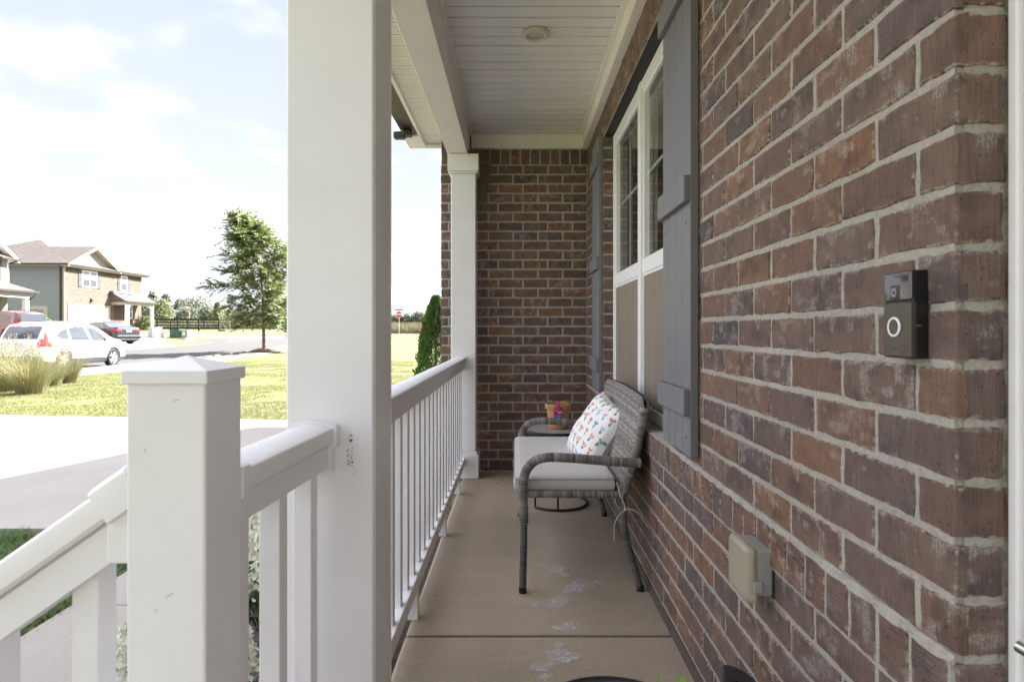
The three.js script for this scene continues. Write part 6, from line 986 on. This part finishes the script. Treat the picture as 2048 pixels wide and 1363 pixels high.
{ // dark saloon on the drive opposite
  const ax = [-1.36, 1.40], d = 39, x = (207 - PX) / FOCAL * d, z = -d, wins = [['glass:rear_door_window', [[-1.28, 0.98], [-0.42, 0.95], [-0.42, 1.33], [-0.95, 1.24]]], ['glass:front_door_window', [[-0.34, 0.945], [0.72, 0.92], [0.22, 1.24], [-0.34, 1.335]]]];
  car({ label: 'dark blue saloon car parked on the drive before the white garage door', group: 'cars parked around the street', L: 4.85, W: 1.83, H: 1.45, clear: 0.20, tumble: 0.42, wheel: 0.335, axles: ax, paint: navy, name: 'parked_sedan',
    top: [[-2.425, 0.55], [-2.42, 0.90], [-2.34, 1.07], [-2.0, 1.10], [-1.72, 1.13], [-1.2, 1.34], [-0.6, 1.44], [0.0, 1.445], [0.4, 1.36], [0.9, 1.12], [1.25, 0.98], [1.8, 0.90], [2.25, 0.76], [2.425, 0.55]],
    belt: [[-2.425, 0.95], [-1.6, 0.98], [0, 0.94], [1.0, 0.90], [1.8, 0.80], [2.425, 0.54]],
    classify: (cx, y, cz, s, green, roof, yb, wt) => { if (arch(ax, cx, y) && y < 0.75 && !green) return 'none'; if (cx < -2.05 && cz > 0.42 && y > 0.80 && y < 0.985 && !roof) return s > 0 ? 'tail:taillight' : 'tail:tail_light'; if (green && !roof) for (const [k, P] of wins) if (inPoly(P, cx, y)) return k; if (roof && cx > 0.32 && cx < 1.16 && cz < wt - 0.03) return 'glass:windshield'; if (roof && cx > -1.72 && cx < -0.82 && cz < wt - 0.05) return 'glass:rear_window'; return 'body'; },
    extra: (g) => { part(g, 'taillight_face', [boxAt(-2.435, -2.30, 0.80, 0.95, 0.42, 0.80, 0.04), boxAt(-2.435, -2.30, 0.80, 0.95, -0.80, -0.42, 0.04)], tailRed); part(g, 'number_plate', boxAt(-2.44, -2.425, 0.78, 0.92, -0.17, 0.17), std(0.6, 0.6, 0.6, 0.5)); part(g, 'chrome_strip', boxAt(-2.442, -2.42, 0.93, 0.96, -0.36, 0.36, 0.005), chrome); part(g, 'rear_bumper', boxAt(-2.46, -2.2, 0.36, 0.62, -0.82, 0.82, 0.1), navy); part(g, 'diffuser', boxAt(-2.44, -2.25, 0.24, 0.37, -0.7, 0.7, 0.04), blackPlastic); mirror(g, navy, 0.72, 0.98, 0.84); for (const s of [-1, 1]) part(g, 'window_trim', tube([[-1.30, 0.975, s * 0.845], [-0.95, 1.255, s * 0.755], [-0.4, 1.345, s * 0.70], [0.22, 1.26, s * 0.73]], 0.012, 20, 5), chrome); }, at: [x, land(x, z) + 0.03, z], turn: toFront(-0.92, -0.39) });
}
{ // dark red people carrier further down
  const ax = [-1.45, 1.45], d = 36, x = (14 - PX) / FOCAL * d, z = -d, wins = [['glass:quarter_window', [[-2.02, 1.10], [-1.15, 1.06], [-1.15, 1.52], [-1.85, 1.46]]], ['glass:rear_door_window', [[-1.07, 1.055], [0.05, 1.03], [0.0, 1.56], [-1.07, 1.53]]], ['glass:front_door_window', [[0.13, 1.02], [1.2, 1.0], [0.6, 1.42], [0.1, 1.56]]]];
  car({ label: 'dark red sport utility with roof rails on the next drive', group: 'cars parked around the street', L: 4.9, W: 1.92, H: 1.76, clear: 0.22, tumble: 0.28, wheel: 0.36, axles: ax, paint: maroon, name: 'parked_suv',
    top: [[-2.45, 0.6], [-2.45, 0.98], [-2.40, 1.12], [-2.20, 1.52], [-2.08, 1.66], [-1.6, 1.735], [-0.6, 1.76], [0.2, 1.73], [0.7, 1.58], [1.15, 1.28], [1.45, 1.12], [1.9, 1.06], [2.3, 0.92], [2.45, 0.62]],
    belt: [[-2.45, 1.06], [-1, 1.045], [0.5, 1.0], [1.3, 0.98], [2.1, 0.85], [2.45, 0.6]],
    classify: (cx, y, cz, s, green, roof, yb, wt) => { if (arch(ax, cx, y) && y < 0.8 && !green) return 'none'; if (!green && y < 0.36) return 'clad'; if (cx < -2.02 && cz > 0.55 && y > 0.95 && y < 1.10 && !roof) return s > 0 ? 'tail:taillight' : 'tail:tail_light'; if (cx < -2.1 && y > 1.13 && y < 1.58 && cz < (roof ? 0.7 : 0.72)) return 'glass:rear_window'; if (green && !roof) for (const [k, P] of wins) if (inPoly(P, cx, y)) return k; if (roof && cx > 0.65 && cx < 1.45 && cz < wt - 0.03) return 'glass:windshield'; return 'body'; },
    extra: (g) => { part(g, 'rear_window_glass', quadPoly([[[-2.415, 1.15, -0.70], [-2.415, 1.15, 0.70], [-2.195, 1.56, 0.62], [-2.195, 1.56, -0.62]]]), autoGlass); part(g, 'taillight_face', [boxAt(-2.47, -2.3, 0.98, 1.07, 0.35, 0.86, 0.03), boxAt(-2.47, -2.3, 0.98, 1.07, -0.86, -0.35, 0.03)], tailRed); for (const s of [-1, 1]) part(g, 'roof_rail', tube([[-1.75, 1.73, s * 0.66], [-1.6, 1.80, s * 0.66], [-0.4, 1.82, s * 0.64], [0.3, 1.74, s * 0.62]], 0.022, 20, 6), blackPlastic); part(g, 'number_plate', boxAt(-2.47, -2.45, 0.80, 0.94, -0.16, 0.16), std(0.6, 0.6, 0.6, 0.5)); part(g, 'rear_bumper', boxAt(-2.5, -2.25, 0.36, 0.62, -0.86, 0.86, 0.1), maroon); mirror(g, maroon, 1.0, 1.05, 0.9); }, at: [x, land(x, z) + 0.03, z], turn: toFront(-0.94, -0.34) });
}
{ // red car passing on the cross street
  const ax = [-1.3, 1.3], d = 81, x = (872 - PX) / FOCAL * d, z = -d, wins = [['glass:front_door_window', [[-0.2, 0.92], [0.9, 0.9], [0.3, 1.28], [-0.2, 1.32]]], ['glass:rear_door_window', [[-1.3, 0.96], [-0.28, 0.92], [-0.28, 1.32], [-0.9, 1.24]]]];
  car({ label: 'bright red car on the cross street half behind the arborvitae', group: 'cars parked around the street', L: 4.4, W: 1.78, H: 1.42, clear: 0.18, tumble: 0.42, wheel: 0.33, axles: ax, paint: red,
    top: [[-2.2, 0.6], [-2.18, 0.95], [-2.0, 1.06], [-1.5, 1.16], [-0.9, 1.38], [-0.3, 1.42], [0.3, 1.36], [0.9, 1.08], [1.3, 0.93], [1.8, 0.80], [2.1, 0.64], [2.2, 0.45]],
    belt: [[-2.2, 0.92], [-1, 0.95], [0.5, 0.9], [1.2, 0.86], [2.2, 0.44]],
    classify: (cx, y, cz, s, green, roof, yb, wt) => { if (arch(ax, cx, y) && y < 0.75 && !green) return 'none'; if (green && !roof) for (const [k, P] of wins) if (inPoly(P, cx, y)) return k; if (roof && cx > 0.3 && cx < 1.2 && cz < wt - 0.03) return 'glass:windshield'; return 'body'; },
    at: [x, land(x, z) + 0.03, z], turn: toFront(-1, 0.05) });
}

// ------------------------------------------------------------------ fences, signs, boxes
const blackWood = std(0.020, 0.020, 0.021, 0.8);
function railFence(label, pts, h, rails) {
  const t = thing('rail_fence', label, 'fence', 'black rail fences beyond the street');
  for (let i = 0; i < pts.length; i++) { const [x, z] = pts[i], y = land(x, z); part(t, 'fence_post', boxAt(x - 0.08, x + 0.08, y - 0.1, y + h + 0.05, z - 0.08, z + 0.08), blackWood); if (i) { const [a, b] = pts[i - 1], ya = land(a, b); for (let r = 0; r < rails; r++) { const k = 0.30 + (h - 0.36) * r / (rails - 1), A = new THREE.Vector3(a, ya + k, b + 0.09), B = new THREE.Vector3(x, y + k, z + 0.09), g = new THREE.BoxGeometry(A.distanceTo(B) + 0.02, 0.145, 0.03); g.applyQuaternion(new THREE.Quaternion().setFromUnitVectors(new THREE.Vector3(1, 0, 0), B.clone().sub(A).normalize())); const c = A.lerp(B, 0.5); g.translate(c.x, c.y, c.z); part(t, 'fence_rail', g, blackWood); } } }
  const [x, z] = pts[0]; return rebase(t, x, land(x, z), z);
}
railFence('black four-rail fence nearest the utility boxes', [232, 273.5, 314.7, 356, 397.5, 438].map((px) => [(px - PX) / FOCAL * 70, -70]), 1.42, 4);
railFence('second black rail fence set behind the nearer one', [246, 277, 309, 341, 375, 408, 440, 472, 505, 538, 571, 604].map((px) => [(px - PX) / FOCAL * 88, -88]), 1.42, 4);
{
  const s = thing('stop_sign', 'red octagonal stop sign with blue street-name plate above it', 'sign'), d = 73, x = (798 - PX) / FOCAL * d, z = -d, y = land(x, z), cy = EYE + (PY - 628.5) / FOCAL * d;
  const oct = (r) => { const q = new THREE.Shape(); for (let i = 0; i < 8; i++) { const a = Math.PI / 8 + i * Math.PI / 4; i ? q.lineTo(Math.cos(a) * r, Math.sin(a) * r) : q.moveTo(Math.cos(a) * r, Math.sin(a) * r); } q.closePath(); return q; };
  part(s, 'pole', bar([x, y - 0.05, z - 0.04], [x, cy + 0.62, z - 0.04], 0.035, 8), std(0.5, 0.5, 0.5, 0.5));
  part(s, 'border', new THREE.ExtrudeGeometry(oct(0.405), { depth: 0.008, bevelEnabled: false }).translate(x, cy, z), std(0.75, 0.74, 0.73, 0.5));
  part(s, 'face', new THREE.ExtrudeGeometry(oct(0.38), { depth: 0.004, bevelEnabled: false }).translate(x, cy, z + 0.009), std(0.48, 0.025, 0.03, 0.5));
  const t = new TextGeometry('STOP', { font, size: 0.235, depth: 0.004, curveSegments: 4 }); t.computeBoundingBox(); t.scale(0.95, 1.1, 1); t.translate(x - t.boundingBox.max.x * 0.475, cy - 0.125, z + 0.0135); part(s, 'lettering', t, std(0.8, 0.8, 0.8, 0.5));
  part(s, 'name_plate', boxAt(x - 0.48, x + 0.46, cy + 0.46, cy + 0.66, z - 0.005, z + 0.005), std(0.07, 0.22, 0.42, 0.5)); part(s, 'name_plate', boxAt(x - 0.01, x + 0.01, cy + 0.67, cy + 0.84, z - 0.4, z + 0.4), std(0.07, 0.22, 0.42, 0.5));
  rebase(s, x, y, z);
}
{ // pole of a street sign by the corner, seen through the tree's lower branches
  const d = 52, x = (459 - PX) / FOCAL * d, z = -d, y = land(x, z), s = thing('sign_pole', 'slim grey metal sign pole on the grass corner across the street', 'pole'), top = EYE + (PY - 596) / FOCAL * d;
  part(s, 'pole', bar([x, y - 0.1, z], [x, top, z], 0.035, 8), std(0.42, 0.42, 0.42, 0.5)); part(s, 'plate', boxAt(x - 0.3, x + 0.3, top - 0.2, top + 0.05, z - 0.01, z + 0.01), std(0.45, 0.42, 0.38, 0.6)); rebase(s, x, y, z);
}
{ // green transformer and pale pedestal
  const [x, z] = onLand(352, 676.5), y = land(x, z), k = -z / FOCAL, t = thing('transformer_box', 'dark green transformer cabinet with a warning sticker on the grass', 'utility box'), green = std(0.035, 0.085, 0.055, 0.6);
  part(t, 'cabinet', boxAt(x - 14 * k, x + 6 * k, y + 0.06, y + 18 * k, z - 0.8, z, 0.03), green); part(t, 'hood', boxAt(x - 14.3 * k, x + 6.3 * k, y + 18 * k, y + 18.8 * k, z - 0.82, z + 0.03, 0.02), green); part(t, 'door_seam', boxAt(x - 3.6 * k, x - 3.3 * k, y + 2 * k, y + 17 * k, z, z + 0.012), std(0.02, 0.045, 0.03, 0.6));
  part(t, 'side_cabinet', boxAt(x + 6.4 * k, x + 20 * k, y + 0.05, y + 17 * k, z - 1.0, z - 0.12, 0.03), std(0.14, 0.215, 0.17, 0.6)); part(t, 'sticker', boxAt(x + 11 * k, x + 16 * k, y + 6 * k, y + 15 * k, z - 0.12, z - 0.108), std(0.7, 0.62, 0.5, 0.6)); part(t, 'sticker_mark', boxAt(x + 11.5 * k, x + 15.5 * k, y + 11 * k, y + 14.5 * k, z - 0.108, z - 0.1), std(0.75, 0.33, 0.08, 0.6)); part(t, 'pad', boxAt(x - 16 * k, x + 21 * k, y - 0.1, y + 0.05, z - 1.2, z + 0.2, 0.02), paleConcrete); rebase(t, x, y, z);
  const [a, b] = onLand(303, 675), c = land(a, b), q = -b / FOCAL, w = thing('utility_pedestal', 'pale grey utility pedestal beside the transformer cabinet', 'utility box');
  part(w, 'cabinet', boxAt(a - 8 * q, a + 0.5 * q, c, c + 19 * q, b - 0.7, b, 0.03), std(0.42, 0.44, 0.42, 0.6)); part(w, 'front_cabinet', boxAt(a + 0.7 * q, a + 9 * q, c, c + 19.5 * q, b - 0.75, b + 0.04, 0.03), std(0.66, 0.66, 0.63, 0.6)); part(w, 'cap', boxAt(a - 8.5 * q, a + 9.5 * q, c + 19.5 * q, c + 20.5 * q, b - 0.8, b + 0.08, 0.02), std(0.6, 0.6, 0.58, 0.6)); rebase(w, a, c, b);
  const [e, f2] = onLand(327, 675.5), j = land(e, f2), v = thing('cable_stub', 'little green cable stub between pedestal and transformer', 'utility box'); part(v, 'post', boxAt(e - 0.14, e + 0.14, j, j + 0.4, f2 - 0.14, f2 + 0.14, 0.05), std(0.22, 0.36, 0.28, 0.6)); part(v, 'cap', boxAt(e - 0.16, e + 0.16, j + 0.4, j + 0.45, f2 - 0.16, f2 + 0.16, 0.02), std(0.22, 0.36, 0.28, 0.6)); rebase(v, e, j, f2);
  const [mx, mz] = onLand(446, 662.5), mh = thing('drain_cover', 'round dark drain cover on a riser in the far grass', 'drain cover'); part(mh, 'riser', lathe([[0, 0.22], [0.5, 0.22], [0.52, 0.2], [0.52, -0.05]], 24), std(0.17, 0.155, 0.12, 0.9)); part(mh, 'lid', lathe([[0, 0.27], [0.46, 0.26], [0.48, 0.22]], 24), std(0.07, 0.06, 0.05, 0.8)); mh.position.set(mx, land(mx, mz), mz);
}
{ // utility pole with a crossarm among the far trees
  const d = 130, x = (378 - PX) / FOCAL * d, z = -d, y = land(x, z), top = EYE + (PY - 613) / FOCAL * d, p = thing('utility_pole', 'wooden utility pole with a crossarm before the far trees', 'utility pole'), wood = std(0.30, 0.24, 0.18, 0.9);
  part(p, 'pole', bar([x, y, z], [x, top, z], 0.14, 8), wood); part(p, 'crossarm', boxAt(x - 1.2, x + 1.2, top - 0.7, top - 0.5, z - 0.1, z + 0.1), wood); for (const s of [-1, 1]) part(p, 'insulator', bar([x + s * 1.05, top - 0.5, z], [x + s * 1.05, top - 0.2, z], 0.06), std(0.3, 0.3, 0.3, 0.5)); rebase(p, x, y, z);
}

renderer.render(scene, camera);
